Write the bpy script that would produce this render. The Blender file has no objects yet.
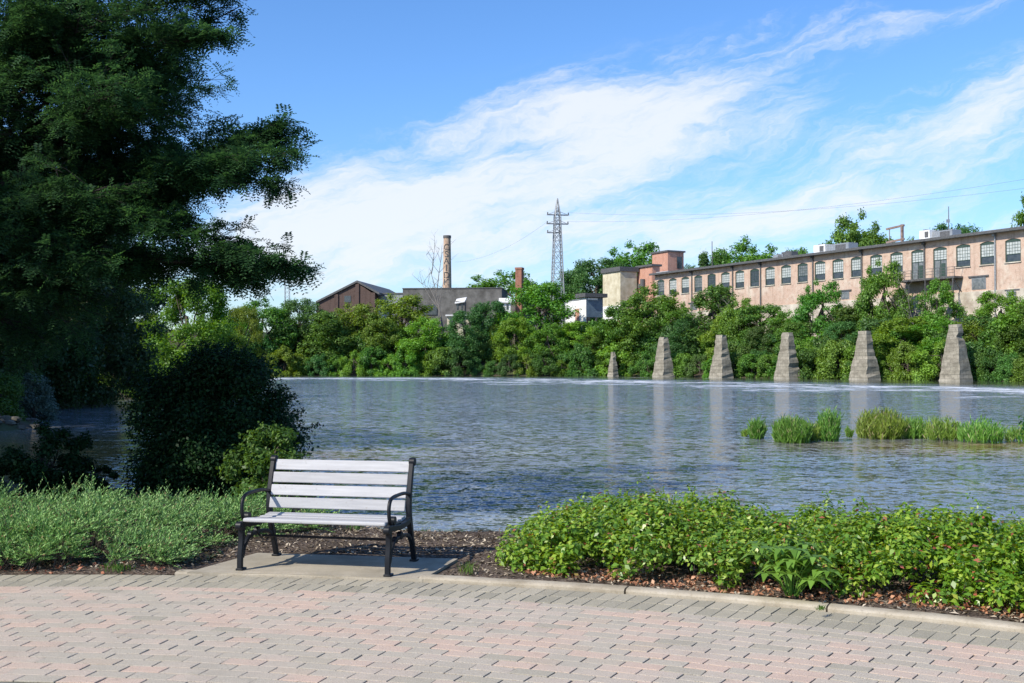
import bpy, math, random
import numpy as np
from math import radians as R, sin, cos, pi
from mathutils import Vector, Matrix
C = bpy.context.scene.collection
scene = bpy.context.scene
# ------------------------------------------------------------------ camera
F = 1090.0; HOR = 365.3; CAMZ = 1.70
cam = bpy.data.cameras.new('camera'); co = bpy.data.objects.new('camera', cam); C.objects.link(co)
cam.sensor_width = 36; cam.lens = 36*F/1024; cam.clip_end = 6000; cam.clip_start = .05
co.location = (0, 0, CAMZ); co.rotation_euler = (R(90)+math.atan((HOR-341.5)/F), 0, 0)
scene.camera = co
# ------------------------------------------------------------------ light
SUN_EL, SUN_AZ = 40.0, 50.0           # shadow runs 50 deg to the right of straight ahead
sd = Vector((-sin(R(SUN_AZ))*cos(R(SUN_EL)), -cos(R(SUN_AZ))*cos(R(SUN_EL)), sin(R(SUN_EL))))
sl = bpy.data.lights.new('sun', 'SUN'); sl.energy = 5.0; sl.angle = R(.53); sl.color = (1, .925, .80)
so = bpy.data.objects.new('sun', sl); C.objects.link(so)
so.rotation_euler = (-sd).to_track_quat('-Z', 'Y').to_euler(); so.location = (-30, -30, 40)
scene.view_settings.view_transform = 'Standard'; scene.view_settings.look = 'None'
scene.view_settings.exposure = 0.25; scene.view_settings.gamma = 1
w = bpy.data.worlds.new('World'); scene.world = w; w.use_nodes = True
nt = w.node_tree; nt.nodes.clear()
def N(nt, t, **k):
    n = nt.nodes.new(t)
    for a, b in k.items():
        if a == 'ins':
            for i, v in b.items():
                if hasattr(v, 'is_output') or isinstance(v, bpy.types.NodeSocket): nt.links.new(v, n.inputs[i])
                else: n.inputs[i].default_value = v
        else: setattr(n, a, b)
    return n
def M(nt, op, a, b=0.0, c=None, clamp=False):
    n = nt.nodes.new('ShaderNodeMath'); n.operation = op; n.use_clamp = clamp
    for i, v in enumerate((a, b) if c is None else (a, b, c)):
        if isinstance(v, bpy.types.NodeSocket): nt.links.new(v, n.inputs[i])
        else: n.inputs[i].default_value = v
    return n.outputs[0]
def MIX(nt, f, a, b, bt='MIX'):
    n = nt.nodes.new('ShaderNodeMix'); n.data_type = 'RGBA'; n.blend_type = bt
    for i, v in ((0, f), (6, a), (7, b)):
        if isinstance(v, bpy.types.NodeSocket): nt.links.new(v, n.inputs[i])
        else: n.inputs[i].default_value = v if i == 0 else (*v[:3], 1)
    return n.outputs[2]
def RAMP(nt, f, stops, interp='LINEAR'):
    n = nt.nodes.new('ShaderNodeValToRGB'); nt.links.new(f, n.inputs[0]); n.color_ramp.interpolation = interp
    e = n.color_ramp.elements
    while len(e) < len(stops): e.new(.5)
    for q, (p, c) in zip(e, stops):
        q.position = p; q.color = (*c, 1) if len(c) == 3 else c
    return n.outputs[0]
def SS(nt, x, lo, hi):
    n = nt.nodes.new('ShaderNodeMapRange'); n.interpolation_type = 'SMOOTHSTEP'
    nt.links.new(x, n.inputs[0]); n.inputs[1].default_value = lo; n.inputs[2].default_value = hi
    return n.outputs[0]
sky = N(nt, 'ShaderNodeTexSky', sky_type='NISHITA', sun_disc=False, sun_elevation=R(SUN_EL),
        sun_rotation=math.atan2(sd.x, sd.y), air_density=1.0, dust_density=.5, ozone_density=3.0, altitude=200)
tc = N(nt, 'ShaderNodeTexCoord')
sx = N(nt, 'ShaderNodeSeparateXYZ', ins={0: tc.outputs['Generated']})
az = M(nt, 'ARCTAN2', sx.outputs[0], sx.outputs[1])
el = M(nt, 'ARCSINE', sx.outputs[2])
def nz(x, y, sxx, syy, seed, detail=6, rough=.6, dist=0.0):
    cb = N(nt, 'ShaderNodeCombineXYZ', ins={0: M(nt, 'MULTIPLY', x, sxx), 1: M(nt, 'MULTIPLY', y, syy), 2: seed})
    n = N(nt, 'ShaderNodeTexNoise', ins={'Vector': cb.outputs[0], 'Scale': 1.0, 'Detail': detail, 'Roughness': rough, 'Distortion': dist})
    return n.outputs[0]
wob = M(nt, 'MULTIPLY', M(nt, 'SUBTRACT', nz(az, el, 9, 16, 3.3, 5), .5), .07)
el2 = M(nt, 'ADD', el, wob)
def band(px, py, L, W, ang):
    a0 = math.atan((px-512)/F); e0 = math.atan((365-py)/F)
    da = M(nt, 'SUBTRACT', az, a0); de = M(nt, 'SUBTRACT', el2, e0)
    ca, sa = cos(R(ang)), sin(R(ang))
    u = M(nt, 'ADD', M(nt, 'MULTIPLY', da, ca), M(nt, 'MULTIPLY', de, sa))
    v = M(nt, 'SUBTRACT', M(nt, 'MULTIPLY', de, ca), M(nt, 'MULTIPLY', da, sa))
    q = M(nt, 'ADD', M(nt, 'POWER', M(nt, 'ABSOLUTE', M(nt, 'DIVIDE', u, L/F)), 2.6), M(nt, 'POWER', M(nt, 'ABSOLUTE', M(nt, 'DIVIDE', v, W/F)), 2.2))
    return M(nt, 'POWER', 2.718, M(nt, 'MULTIPLY', q, -1.0))
bands = [(490, 180, 270, 50, 17, .85), (650, 112, 130, 50, 8, .92), (420, 222, 230, 46, 6, .8), (890, 176, 240, 46, 16, .95), (830, 40, 85, 15, 5, .50),
         (950, 36, 110, 11, 10, .42), (560, 255, 520, 34, 3, .48), (1015, 105, 60, 24, 20, .55), (420, 140, 110, 16, 20, .40)]
tot = None
for b in bands:
    g = M(nt, 'MULTIPLY', band(*b[:5]), b[5])
    tot = g if tot is None else M(nt, 'ADD', tot, g)
ca, sa = cos(R(16)), sin(R(16))
ur = M(nt, 'ADD', M(nt, 'MULTIPLY', az, ca), M(nt, 'MULTIPLY', el2, sa))
vr = M(nt, 'SUBTRACT', M(nt, 'MULTIPLY', el2, ca), M(nt, 'MULTIPLY', az, sa))
streak = nz(ur, vr, 7, 44, 1.7, 9, .62, .15)
soft = nz(az, el, 6, 13, 8.1, 8, .6, .1)
fine = nz(ur, vr, 22, 120, 4.4, 7, .65, .15)
tex = M(nt, 'ADD', M(nt, 'ADD', M(nt, 'MULTIPLY', streak, .45), M(nt, 'MULTIPLY', soft, .35)), M(nt, 'MULTIPLY', fine, .30))
# a little loose cirrus everywhere above
gen = M(nt, 'MULTIPLY', SS(nt, nz(az, el, 2.1, 4.2, 12.5, 4), .5, .75), SS(nt, el, .36, .6))
tot = M(nt, 'ADD', tot, M(nt, 'MULTIPLY', gen, .8))
cl = SS(nt, M(nt, 'ADD', M(nt, 'MULTIPLY', tot, .9), M(nt, 'MULTIPLY', M(nt, 'SUBTRACT', tex, .55), 4.2)), .10, 1.40)
cl = M(nt, 'MULTIPLY', cl, .83)
cl = M(nt, 'MULTIPLY', cl, SS(nt, tot, .02, .35))
skyc = N(nt, 'ShaderNodeHueSaturation', ins={'Saturation': 1.12, 'Value': 1.0, 'Color': sky.outputs[0]}).outputs[0]
skym = MIX(nt, 1.0, skyc, MIX(nt, SS(nt, el, .0, .26), (.84, .90, 1.04), (.86, 1.04, 1.26)), 'MULTIPLY')
cloudc = (5.7, 5.85, 6.1)
fin = MIX(nt, cl, skym, cloudc)
bg = N(nt, 'ShaderNodeBackground', ins={0: fin, 1: .142})
N(nt, 'ShaderNodeOutputWorld', ins={0: bg.outputs[0]})

# ------------------------------------------------------------------ helpers
rng = np.random.default_rng(7); random.seed(7)
def P(px, py, Y): return Vector(((px-512)/F*Y, Y, CAMZ+(HOR-py)/F*Y))
def tag(o, label=None, cat=None, group=None, kind=None):
    if label: o['label'] = label
    if cat: o['category'] = cat
    if group: o['group'] = group
    if kind: o['kind'] = kind
    return o
def link(o, parent=None):
    C.objects.link(o)
    if parent is not None: o.parent = parent
    return o
def empty(name, loc, rz=0):
    o = bpy.data.objects.new(name, None); C.objects.link(o); o.location = loc; o.rotation_euler = (0, 0, rz)
    o.empty_display_size = .3
    return o
def raw(name, verts, nper, mat, parent=None, smooth=False, obj=True):
    """fast mesh: verts (n,nper,3) of separate faces"""
    v = np.asarray(verts, dtype=np.float32).reshape(-1, 3); n = len(v)//nper
    me = bpy.data.meshes.new(name)
    me.vertices.add(len(v)); me.vertices.foreach_set('co', v.ravel())
    me.loops.add(len(v)); me.loops.foreach_set('vertex_index', np.arange(len(v), dtype=np.int32))
    me.polygons.add(n); me.polygons.foreach_set('loop_start', np.arange(0, len(v), nper, dtype=np.int32))
    me.update(calc_edges=True); me.materials.append(mat)
    if not obj: return me
    return link(bpy.data.objects.new(name, me), parent)
class MB:
    def __init__(s): s.v = []; s.f = []
    def add(s, vs, fs):
        b = len(s.v); s.v += [tuple(p) for p in vs]; s.f += [tuple(i+b for i in f) for f in fs]; return s
    def box(s, c, d, rot=None, taper=None):
        x, y, z = d[0]/2, d[1]/2, d[2]/2; vs = []
        for k, zz in ((0, -z), (1, z)):
            t = taper if (taper and k) else 1
            for a, b in ((-1, -1), (1, -1), (1, 1), (-1, 1)): vs.append(Vector((a*x*t, b*y*t, zz)))
        if rot is not None: vs = [rot @ p for p in vs]
        c = Vector(c)
        return s.add([p+c for p in vs], [(3, 2, 1, 0), (4, 5, 6, 7), (0, 1, 5, 4), (1, 2, 6, 5), (2, 3, 7, 6), (3, 0, 4, 7)])
    def lbox(s, a, b, wd, h=None):
        """bar from a to b"""
        a = Vector(a); b = Vector(b); d = b-a; L = d.length
        if L < 1e-6: return s
        q = d.to_track_quat('Z', 'Y').to_matrix()
        return s.box((a+b)/2, (wd, h or wd, L), q)
    def tube(s, pts, rad, n=8, flat=1.0, cap=True):
        pts = [Vector(p) for p in pts]; m = len(pts)
        rad = rad if hasattr(rad, '__len__') else [rad]*m
        vs = []; up = Vector((0.013, 0.02, 1))
        prev = None
        for i, p in enumerate(pts):
            t = (pts[min(i+1, m-1)]-pts[max(i-1, 0)]).normalized()
            if prev is None:
                a = t.cross(up)
                if a.length < .05: a = t.cross(Vector((1, 0, 0)))
            else: a = prev-t*prev.dot(t)
            a.normalize(); prev = a; b = t.cross(a)
            for k in range(n):
                g = 2*pi*k/n; vs.append(p+(a*cos(g)*flat+b*sin(g))*rad[i])
        fs = [(i*n+k, i*n+(k+1) % n, (i+1)*n+(k+1) % n, (i+1)*n+k) for i in range(m-1) for k in range(n)]
        if cap: fs += [tuple(range(n-1, -1, -1)), tuple(range((m-1)*n, m*n))]
        return s.add(vs, fs)
    def build(s, name, mat, parent=None, smooth=False, bevel=0, seg=2):
        me = bpy.data.meshes.new(name); me.from_pydata(s.v, [], s.f); me.update(); me.materials.append(mat)
        if smooth:
            me.polygons.foreach_set('use_smooth', [True]*len(me.polygons))
            try: me.set_sharp_from_angle(angle=R(40))
            except Exception: pass
        o = link(bpy.data.objects.new(name, me), parent)
        if bevel:
            m = o.modifiers.new('bevel', 'BEVEL'); m.width = bevel; m.segments = seg; m.limit_method = 'ANGLE'; m.angle_limit = R(35)
        return o
def copy_tree(o, parent=None):
    c = o.copy(); C.objects.link(c); c.parent = parent
    for ch in list(o.children): copy_tree(ch, c)
    return c
def mat(name):
    m = bpy.data.materials.new(name); m.use_nodes = True
    nt = m.node_tree; nt.nodes.clear()
    out = nt.nodes.new('ShaderNodeOutputMaterial')
    return m, nt, out
def objco(nt): return N(nt, 'ShaderNodeTexCoord').outputs['Object']
def noise(nt, vec, scale, detail=4, rough=.55, dist=0.0):
    return N(nt, 'ShaderNodeTexNoise', ins={'Vector': vec, 'Scale': scale, 'Detail': detail, 'Roughness': rough, 'Distortion': dist}).outputs[0]
def mapv(nt, vec, sc=(1, 1, 1), rot=(0, 0, 0)):
    return N(nt, 'ShaderNodeMapping', ins={'Vector': vec, 'Scale': sc, 'Rotation': rot}).outputs[0]
def bump(nt, h, strength, dist, normal=None):
    ins = {'Height': h, 'Strength': strength, 'Distance': dist}
    if normal is not None: ins['Normal'] = normal
    return N(nt, 'ShaderNodeBump', ins=ins).outputs[0]
def simple(name, ca, cb, scale=5, rough=.8, bumpd=0.0, metal=0.0, detail=5, lo=.35, hi=.65, stretch=(1, 1, 1), spec=.4):
    m, nt, out = mat(name)
    v = mapv(nt, objco(nt), stretch)
    n = noise(nt, v, scale, detail, .6)
    c = RAMP(nt, n, [(lo, ca), (hi, cb)])
    ins = {'Base Color': c, 'Roughness': rough, 'Metallic': metal, 'Specular IOR Level': spec}
    if bumpd: ins['Normal'] = bump(nt, noise(nt, v, scale*3, 5), .7, bumpd)
    p = N(nt, 'ShaderNodeBsdfPrincipled', ins=ins); nt.links.new(p.outputs[0], out.inputs[0]); return m
def leafmat(name, dark, mid, light, extra=None, lim=.93, rough=.5, trans=.35, vary=.25, spec=.35):
    """per-leaf random colour, tinted per tree"""
    m, nt, out = mat(name)
    g = N(nt, 'ShaderNodeNewGeometry'); oi = N(nt, 'ShaderNodeObjectInfo')
    stops = [(0, dark), (.5, mid), (lim if extra else 1, light)]
    if extra: stops += [(lim+.012, extra)]
    c = RAMP(nt, g.outputs['Random Per Island'], stops)
    n = noise(nt, objco(nt), .45, 2)
    c = N(nt, 'ShaderNodeHueSaturation', ins={'Hue': M(nt, 'ADD', .5, M(nt, 'MULTIPLY', M(nt, 'SUBTRACT', oi.outputs['Random'], .5), .055)),
        'Saturation': M(nt, 'ADD', .88, M(nt, 'MULTIPLY', n, .24)),
        'Value': M(nt, 'ADD', 1-vary, M(nt, 'MULTIPLY', M(nt, 'FRACT', M(nt, 'MULTIPLY', oi.outputs['Random'], 7.31)), 2*vary)), 'Color': c}).outputs[0]
    p = N(nt, 'ShaderNodeBsdfPrincipled', ins={'Base Color': c, 'Roughness': rough, 'Specular IOR Level': spec})
    tcl = N(nt, 'ShaderNodeHueSaturation', ins={'Hue': .475, 'Saturation': 1.15, 'Value': 1.6, 'Color': c}).outputs[0]
    t = N(nt, 'ShaderNodeBsdfTranslucent', ins={0: tcl})
    mx = N(nt, 'ShaderNodeMixShader', ins={0: trans, 1: p.outputs[0], 2: t.outputs[0]})
    nt.links.new(mx.outputs[0], out.inputs[0]); return m

# ------------------------------------------------------------------ leaf geometry
def rand_dirs(n, r=None):
    r = r or rng
    d = r.normal(size=(n, 3)); return d/np.linalg.norm(d, axis=1)[:, None]
def frames(nrm, r=None):
    r = r or rng
    a = np.cross(nrm, r.normal(size=nrm.shape)); a /= np.linalg.norm(a, axis=1)[:, None]+1e-9
    return a, np.cross(nrm, a)
def leaf_quads(pos, nrm, size, asp=.55, r=None):
    """rhombic leaves, slightly folded"""
    r = r or rng; n = len(pos)
    nrm = nrm/(np.linalg.norm(nrm, axis=1)[:, None]+1e-9)
    a, b = frames(nrm, r); s = np.asarray(size).reshape(-1, 1)*np.ones((n, 1))
    w_ = s*asp*r.uniform(.8, 1.2, (n, 1))
    cup = nrm*s*.12
    return np.stack([pos-a*s*.5, pos-b*w_*.5+cup-a*s*.05, pos+a*s*.5, pos+b*w_*.5+cup-a*s*.05], axis=1)
def clump_leaves(cs, rs, nleaf, size, upbias=.5, squash=.8, r=None, droop=0):
    """leaves through clumps; more of them towards the shell"""
    r = r or rng; cs = np.asarray(cs, float); rs = np.asarray(rs, float)
    p = rs**2/np.sum(rs**2); k = r.choice(len(cs), nleaf, p=p)
    d = rand_dirs(nleaf, r); u = r.uniform(0, 1, nleaf)**.42
    sc = np.ones((nleaf, 3)); sc[:, 2] = squash
    rad = (rs[k]*u*(1+.18*r.normal(size=nleaf)))[:, None]
    pos = cs[k]+d*sc*rad
    nrm = d*.7+np.array([0, 0, upbias])+rand_dirs(nleaf, r)*.75
    return leaf_quads(pos, nrm, size*r.uniform(.6, 1.3, nleaf), r=r)
def limbs(mb, base, tips, r0, trunk_top, n=7, sag=.0):
    mb.tube([Vector(base)+(Vector(trunk_top)-Vector(base))*t+Vector((sin(t*5)*.03, cos(t*4)*.03, 0))*Vector(trunk_top).z for t in (0, .25, .5, .75, 1)],
            [r0*1.25, r0, r0*.85, r0*.7, r0*.45], n)
    for i, t in enumerate(tips):
        t = Vector(t); h = random.uniform(.35, .98)
        s = Vector(base)+(Vector(trunk_top)-Vector(base))*h
        mid = s.lerp(t, .5)+Vector((random.uniform(-1, 1), random.uniform(-1, 1), random.uniform(0, 1)))*(t-s).length*.1
        mb.tube([s, mid, t], [r0*.38, r0*.22, r0*.06], 5)

# ------------------------------------------------------------------ materials
M_bark = simple('bark', (.05, .04, .032), (.12, .10, .08), 8, .95, .02, stretch=(1, 1, .25))
M_deadwood = simple('dead_wood', (.12, .11, .10), (.22, .20, .185), 8, .95, .02, stretch=(1, 1, .25))
L_bank = [leafmat('leaf_bank_%s' % k, *c) for k, c in (('a', ((.055, .13, .02), (.10, .215, .032), (.16, .31, .05))),
    ('b', ((.085, .18, .02), (.145, .28, .035), (.21, .38, .055))),
    ('c', ((.042, .105, .026), (.08, .175, .045), (.13, .25, .07))),
    ('d', ((.045, .12, .026), (.085, .195, .038), (.14, .28, .058))))]
L_locust = leafmat('leaf_locust', (.022, .054, .022), (.042, .09, .034), (.07, .135, .045), trans=.45, vary=.05, rough=.65, spec=.15)
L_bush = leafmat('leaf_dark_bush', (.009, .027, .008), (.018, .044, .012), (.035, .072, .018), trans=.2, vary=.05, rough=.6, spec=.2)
L_shrub = leafmat('leaf_shrub', (.028, .085, .014), (.052, .13, .022), (.09, .19, .03), trans=.3, vary=.05)
L_hedge = leafmat('leaf_hedge', (.05, .16, .018), (.12, .29, .03), (.30, .46, .07), extra=(.40, .16, .08), lim=.965, trans=.32, vary=.0, rough=.36, spec=.5)
L_weed = leafmat('leaf_weed', (.08, .22, .03), (.12, .30, .045), (.16, .38, .07), trans=.35, vary=.0, rough=.45)
L_juniper = leafmat('leaf_juniper', (.03, .12, .03), (.12, .32, .09), (.33, .56, .22), extra=(.34, .24, .12), lim=.97, trans=.2, vary=.0, rough=.7, spec=.2)
L_reed = leafmat('leaf_reed', (.10, .19, .03), (.18, .32, .055), (.29, .42, .10), extra=(.4, .35, .2), trans=.35, vary=.1)
L_grass = leafmat('leaf_grass', (.05, .11, .02), (.09, .17, .03), (.14, .22, .05), trans=.35, vary=.1)
M_litter = leafmat('dead_leaf', (.16, .07, .04), (.42, .17, .10), (.56, .30, .20), extra=(.5, .42, .32), trans=.15, vary=0)
M_chip = leafmat('wood_chip', (.09, .065, .05), (.25, .19, .145), (.52, .43, .35), trans=0, vary=0, rough=.95, spec=.1)

# ------------------------------------------------------------------ river outline
near_s = [(220, -120), (60, -16), (20, 5), (12, 8.0), (6.4, 9.9), (2.5, 11.4), (-.8, 12.0), (-1.9, 12.4), (-2.5, 14.9), (-6.3, 16.6), (-9, 18.3), (-12, 21), (-14.5, 27),
          (-15.8, 31), (-15.0, 34.5), (-16.5, 38), (-20, 44), (-21.5, 60), (-31, 105), (-47, 160)]
far_s = [(-50, 205), (-40, 213), (-15, 210), (0, 207.5), (20, 205), (39, 173), (59, 141.5), (76, 110), (150, 0), (300, -190)]
poly = np.array(near_s+far_s, float)
def segdist(p, a, b):
    ab = b-a; t = np.clip(((p-a)@ab)/(ab@ab), 0, 1); return np.linalg.norm(p-(a+t[:, None]*ab), axis=1)
def polydist(p, pts, closed=False):
    pts = np.array(pts, float); n = len(pts); d = np.full(len(p), 1e9)
    for i in range(n if closed else n-1): d = np.minimum(d, segdist(p, pts[i], pts[(i+1) % n]))
    return d
def inside(p):
    x, y = p[:, 0], p[:, 1]; r = np.zeros(len(p), bool); n = len(poly)
    for i in range(n):
        x1, y1 = poly[i]; x2, y2 = poly[(i+1) % n]
        c = ((y1 > y) != (y2 > y)) & (x < (x2-x1)*(y-y1)/(y2-y1+1e-12)+x1); r ^= c
    return r
WATER = -.30
def vnoise(p, s, seed=0):
    q = p*s+seed*13.7
    return (np.sin(q[:, 0]*1.3+np.sin(q[:, 1]*1.7+seed))+np.sin(q[:, 1]*1.1+1.3*np.sin(q[:, 0]*.9+2*seed))+np.sin((q[:, 0]+q[:, 1])*.7))/3
CX, CY, RAD = -3.5, -3.8, 12.7
def ground(p):
    p = np.asarray(p, float); ins = inside(p)
    dn = polydist(p, near_s); df = polydist(p, far_s)
    near = dn < df
    rr = np.hypot(p[:, 0]-CX, p[:, 1]-CY)
    hn = np.clip(WATER-.06+dn*.45, None, -.02)+np.clip(dn-3, 0, 6)*.02*np.clip((rr-18)/6, 0, 1)+.03*vnoise(p, 1.1, 1)*np.clip((rr-13.2)/2, 0, 1)*np.clip(dn, 0, 1)
    leftb = np.clip((p[:, 1]-32)/12, 0, 1)*np.clip((-p[:, 0]-14)/4, 0, 1)
    hn = hn+leftb*np.clip(dn*.18, 0, 3)
    hf = WATER-.1+np.where(df < 3, df*.45, 1.35+(np.clip(df, 3, 22)-3)*.36)+np.clip(df-30, 0, 220)*.035+.35*vnoise(p, .12, 2)*np.clip(df/6, 0, 1)
    h = np.where(near, hn, hf)
    return np.where(ins, WATER-.08-np.clip(np.minimum(dn, df)*.25, 0, 1.6), h)
def gz(x, y): return float(ground(np.array([[x, y]]))[0])
def grid(xs, ys, zf, name, m, parent=None):
    X, Y = np.meshgrid(xs, ys); p = np.stack([X.ravel(), Y.ravel()], 1); z = zf(p)
    nx, ny = len(xs), len(ys); v = np.column_stack([p, z])
    i = np.arange(nx-1)[None, :]+np.arange(ny-1)[:, None]*nx
    f = np.stack([i, i+1, i+1+nx, i+nx], -1).reshape(-1, 4)
    me = bpy.data.meshes.new(name); me.vertices.add(len(v)); me.vertices.foreach_set('co', v.astype(np.float32).ravel())
    me.loops.add(f.size); me.loops.foreach_set('vertex_index', f.astype(np.int32).ravel())
    me.polygons.add(len(f)); me.polygons.foreach_set('loop_start', np.arange(0, f.size, 4, dtype=np.int32))
    me.update(calc_edges=True); me.materials.append(m)
    me.polygons.foreach_set('use_smooth', [True]*len(f))
    return link(bpy.data.objects.new(name, me), parent), p
def axis(parts):
    out = []
    for a, b, s in parts: out += list(np.arange(a, b, s))
    return np.array(out+[parts[-1][1]])
# ground
m, nt_, out = mat('earth')
v = N(nt_, 'ShaderNodeNewGeometry').outputs['Position']
n1 = noise(nt_, v, .25, 6); n2 = noise(nt_, v, 6, 5)
c = MIX(nt_, SS(nt_, n1, .42, .58), (.05, .04, .028), (.045, .07, .02))
c = MIX(nt_, M(nt_, 'MULTIPLY', n2, .6), c, (.12, .10, .075))
p = N(nt_, 'ShaderNodeBsdfPrincipled', ins={'Base Color': c, 'Roughness': .95, 'Specular IOR Level': .15, 'Normal': bump(nt_, n2, .8, .03)})
nt_.links.new(p.outputs[0], out.inputs[0]); M_earth = m
xs = axis([(-900, -120, 26), (-120, -30, 3), (-30, 14, .45), (14, 120, 3), (120, 900, 26)])
ys = axis([(-300, -20, 20), (-20, 4, 1.5), (4, 26, .4), (26, 60, 1), (60, 260, 3), (260, 1400, 38)])
g, _ = grid(xs, ys, ground, 'ground', M_earth); tag(g, kind='structure')
# water
m, nt_, out = mat('river_water')
v = N(nt_, 'ShaderNodeNewGeometry').outputs['Position']
bd = N(nt_, 'ShaderNodeAttribute', attribute_name='bank_distance').outputs['Fac']
sh = N(nt_, 'ShaderNodeAttribute', attribute_name='shallow').outputs['Fac']
def ncol(vec, scale, detail, rough, dist=0.0):
    n = N(nt_, 'ShaderNodeTexNoise', ins={'Vector': vec, 'Scale': scale, 'Detail': detail, 'Roughness': rough, 'Distortion': dist})
    q = N(nt_, 'ShaderNodeVectorMath', operation='SUBTRACT', ins={0: n.outputs['Color'], 1: (.5, .5, .5)}); return q.outputs[0]
def vm(op, a, b_=None, sc=None):
    n = N(nt_, 'ShaderNodeVectorMath', operation=op); nt_.links.new(a, n.inputs[0])
    if b_ is not None:
        if isinstance(b_, bpy.types.NodeSocket): nt_.links.new(b_, n.inputs[1])
        else: n.inputs[1].default_value = b_
    if sc is not None:
        if isinstance(sc, bpy.types.NodeSocket): nt_.links.new(sc, n.inputs[3])
        else: n.inputs[3].default_value = sc
    return n.outputs[0]
rif = M(nt_, 'SUBTRACT', 1.0, SS(nt_, bd, 45, 150))
calm = noise(nt_, mapv(nt_, v, (1, 1.6, 1), (0, 0, R(18))), .10, 4, .6, .8)
gust = noise(nt_, mapv(nt_, v, (1, 2.2, 1), (0, 0, R(-8))), .35, 4, .6, .6)
amp = M(nt_, 'ADD', .35, M(nt_, 'ADD', M(nt_, 'MULTIPLY', SS(nt_, calm, .40, .60), .7), M(nt_, 'MULTIPLY', SS(nt_, gust, .4, .62), .5)))
quiet = SS(nt_, bd, 14, 30)              # smooth pool along the far bank, above the riffle
amp = M(nt_, 'MULTIPLY', amp, M(nt_, 'ADD', .07, M(nt_, 'MULTIPLY', quiet, .93)))
amp = M(nt_, 'MULTIPLY', amp, M(nt_, 'SUBTRACT', 1.10, M(nt_, 'MULTIPLY', sh, .7)))
amp = M(nt_, 'MULTIPLY', amp, M(nt_, 'ADD', 1.0, M(nt_, 'MULTIPLY', rif, 1.3)))
vr_ = mapv(nt_, v, (1, 1.5, 1), (0, 0, R(7)))
sl_ = vm('ADD', vm('ADD', vm('SCALE', ncol(vr_, 1.5, 2, .5, .3), sc=.60), vm('SCALE', ncol(vr_, 5.5, 3, .6, .3), sc=1.25)), vm('SCALE', ncol(vr_, 18, 2, .5), sc=.6))
sl_ = vm('MULTIPLY', vm('SCALE', sl_, sc=amp), (.95, 1.0, 0.0))
bm = vm('NORMALIZE', vm('ADD', sl_, (0, 0, 1)))
fo = noise(nt_, mapv(nt_, v, (.13, .09, 1), (0, 0, R(-6))), 1.0, 6, .72, .5)
fo2 = noise(nt_, mapv(nt_, v, (.9, .5, 1)), 1.0, 5, .7, .5)
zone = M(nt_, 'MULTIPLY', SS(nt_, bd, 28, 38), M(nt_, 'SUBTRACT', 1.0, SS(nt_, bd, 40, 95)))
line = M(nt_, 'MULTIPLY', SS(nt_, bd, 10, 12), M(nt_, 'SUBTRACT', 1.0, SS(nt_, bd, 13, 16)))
zz = M(nt_, 'ADD', M(nt_, 'MULTIPLY', zone, .19), M(nt_, 'MULTIPLY', line, .12))
foam = SS(nt_, M(nt_, 'ADD', M(nt_, 'ADD', M(nt_, 'MULTIPLY', fo, .62), M(nt_, 'MULTIPLY', fo2, .38)), zz), .61, .80)
foam = M(nt_, 'MULTIPLY', foam, M(nt_, 'MINIMUM', 1.0, M(nt_, 'ADD', zone, line)))
mud = SS(nt_, noise(nt_, mapv(nt_, v, (.5, 1.6, 1)), .10, 4, .6, .6), .52, .70)
bc = MIX(nt_, M(nt_, 'MULTIPLY', mud, .6), (.14, .175, .205), (.21, .195, .155)); bc = MIX(nt_, sh, bc, (.25, .175, .07))
bc = MIX(nt_, M(nt_, 'MULTIPLY', M(nt_, 'SUBTRACT', 1.0, SS(nt_, bd, 22, 32)), .85), bc, (.045, .045, .018))  # calm far-bank strip coloured dark olive, painting in the trees' reflection
bc = MIX(nt_, foam, bc, (.78, .80, .82))
rg = M(nt_, 'ADD', .05, M(nt_, 'MULTIPLY', foam, .8))
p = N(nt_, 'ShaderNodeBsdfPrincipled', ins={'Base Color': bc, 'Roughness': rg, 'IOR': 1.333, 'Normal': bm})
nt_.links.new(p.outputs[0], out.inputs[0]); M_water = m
xs = axis([(-700, -80, 40), (-80, -20, 2.5), (-20, 30, 1.0), (30, 120, 2.5), (120, 700, 40)]); ys = axis([(-260, -20, 30), (-20, 10, 2.0), (10, 44, 1.0), (44, 230, 2.0), (230, 300, 20)])
wt, wp = grid(xs, ys, lambda p: np.full(len(p), WATER), 'river_water', M_water); tag(wt, kind='structure')
a = wt.data.attributes.new('bank_distance', 'FLOAT', 'POINT'); a.data.foreach_set('value', polydist(wp, far_s).astype(np.float32))
shal = np.exp(-(((wp[:, 0]-12)/5.5)**2+((wp[:, 1]-26.2)/2.6)**2))*1.1+np.exp(-(((wp[:, 0]+12)/8)**2+((wp[:, 1]-24)/9)**2))
shal += .9*np.exp(-(((wp[:, 0]+8.5)/4)**2+((wp[:, 1]-22)/6)**2))
a = wt.data.attributes.new('shallow', 'FLOAT', 'POINT'); a.data.foreach_set('value', np.clip(shal, 0, 1).astype(np.float32))

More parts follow.
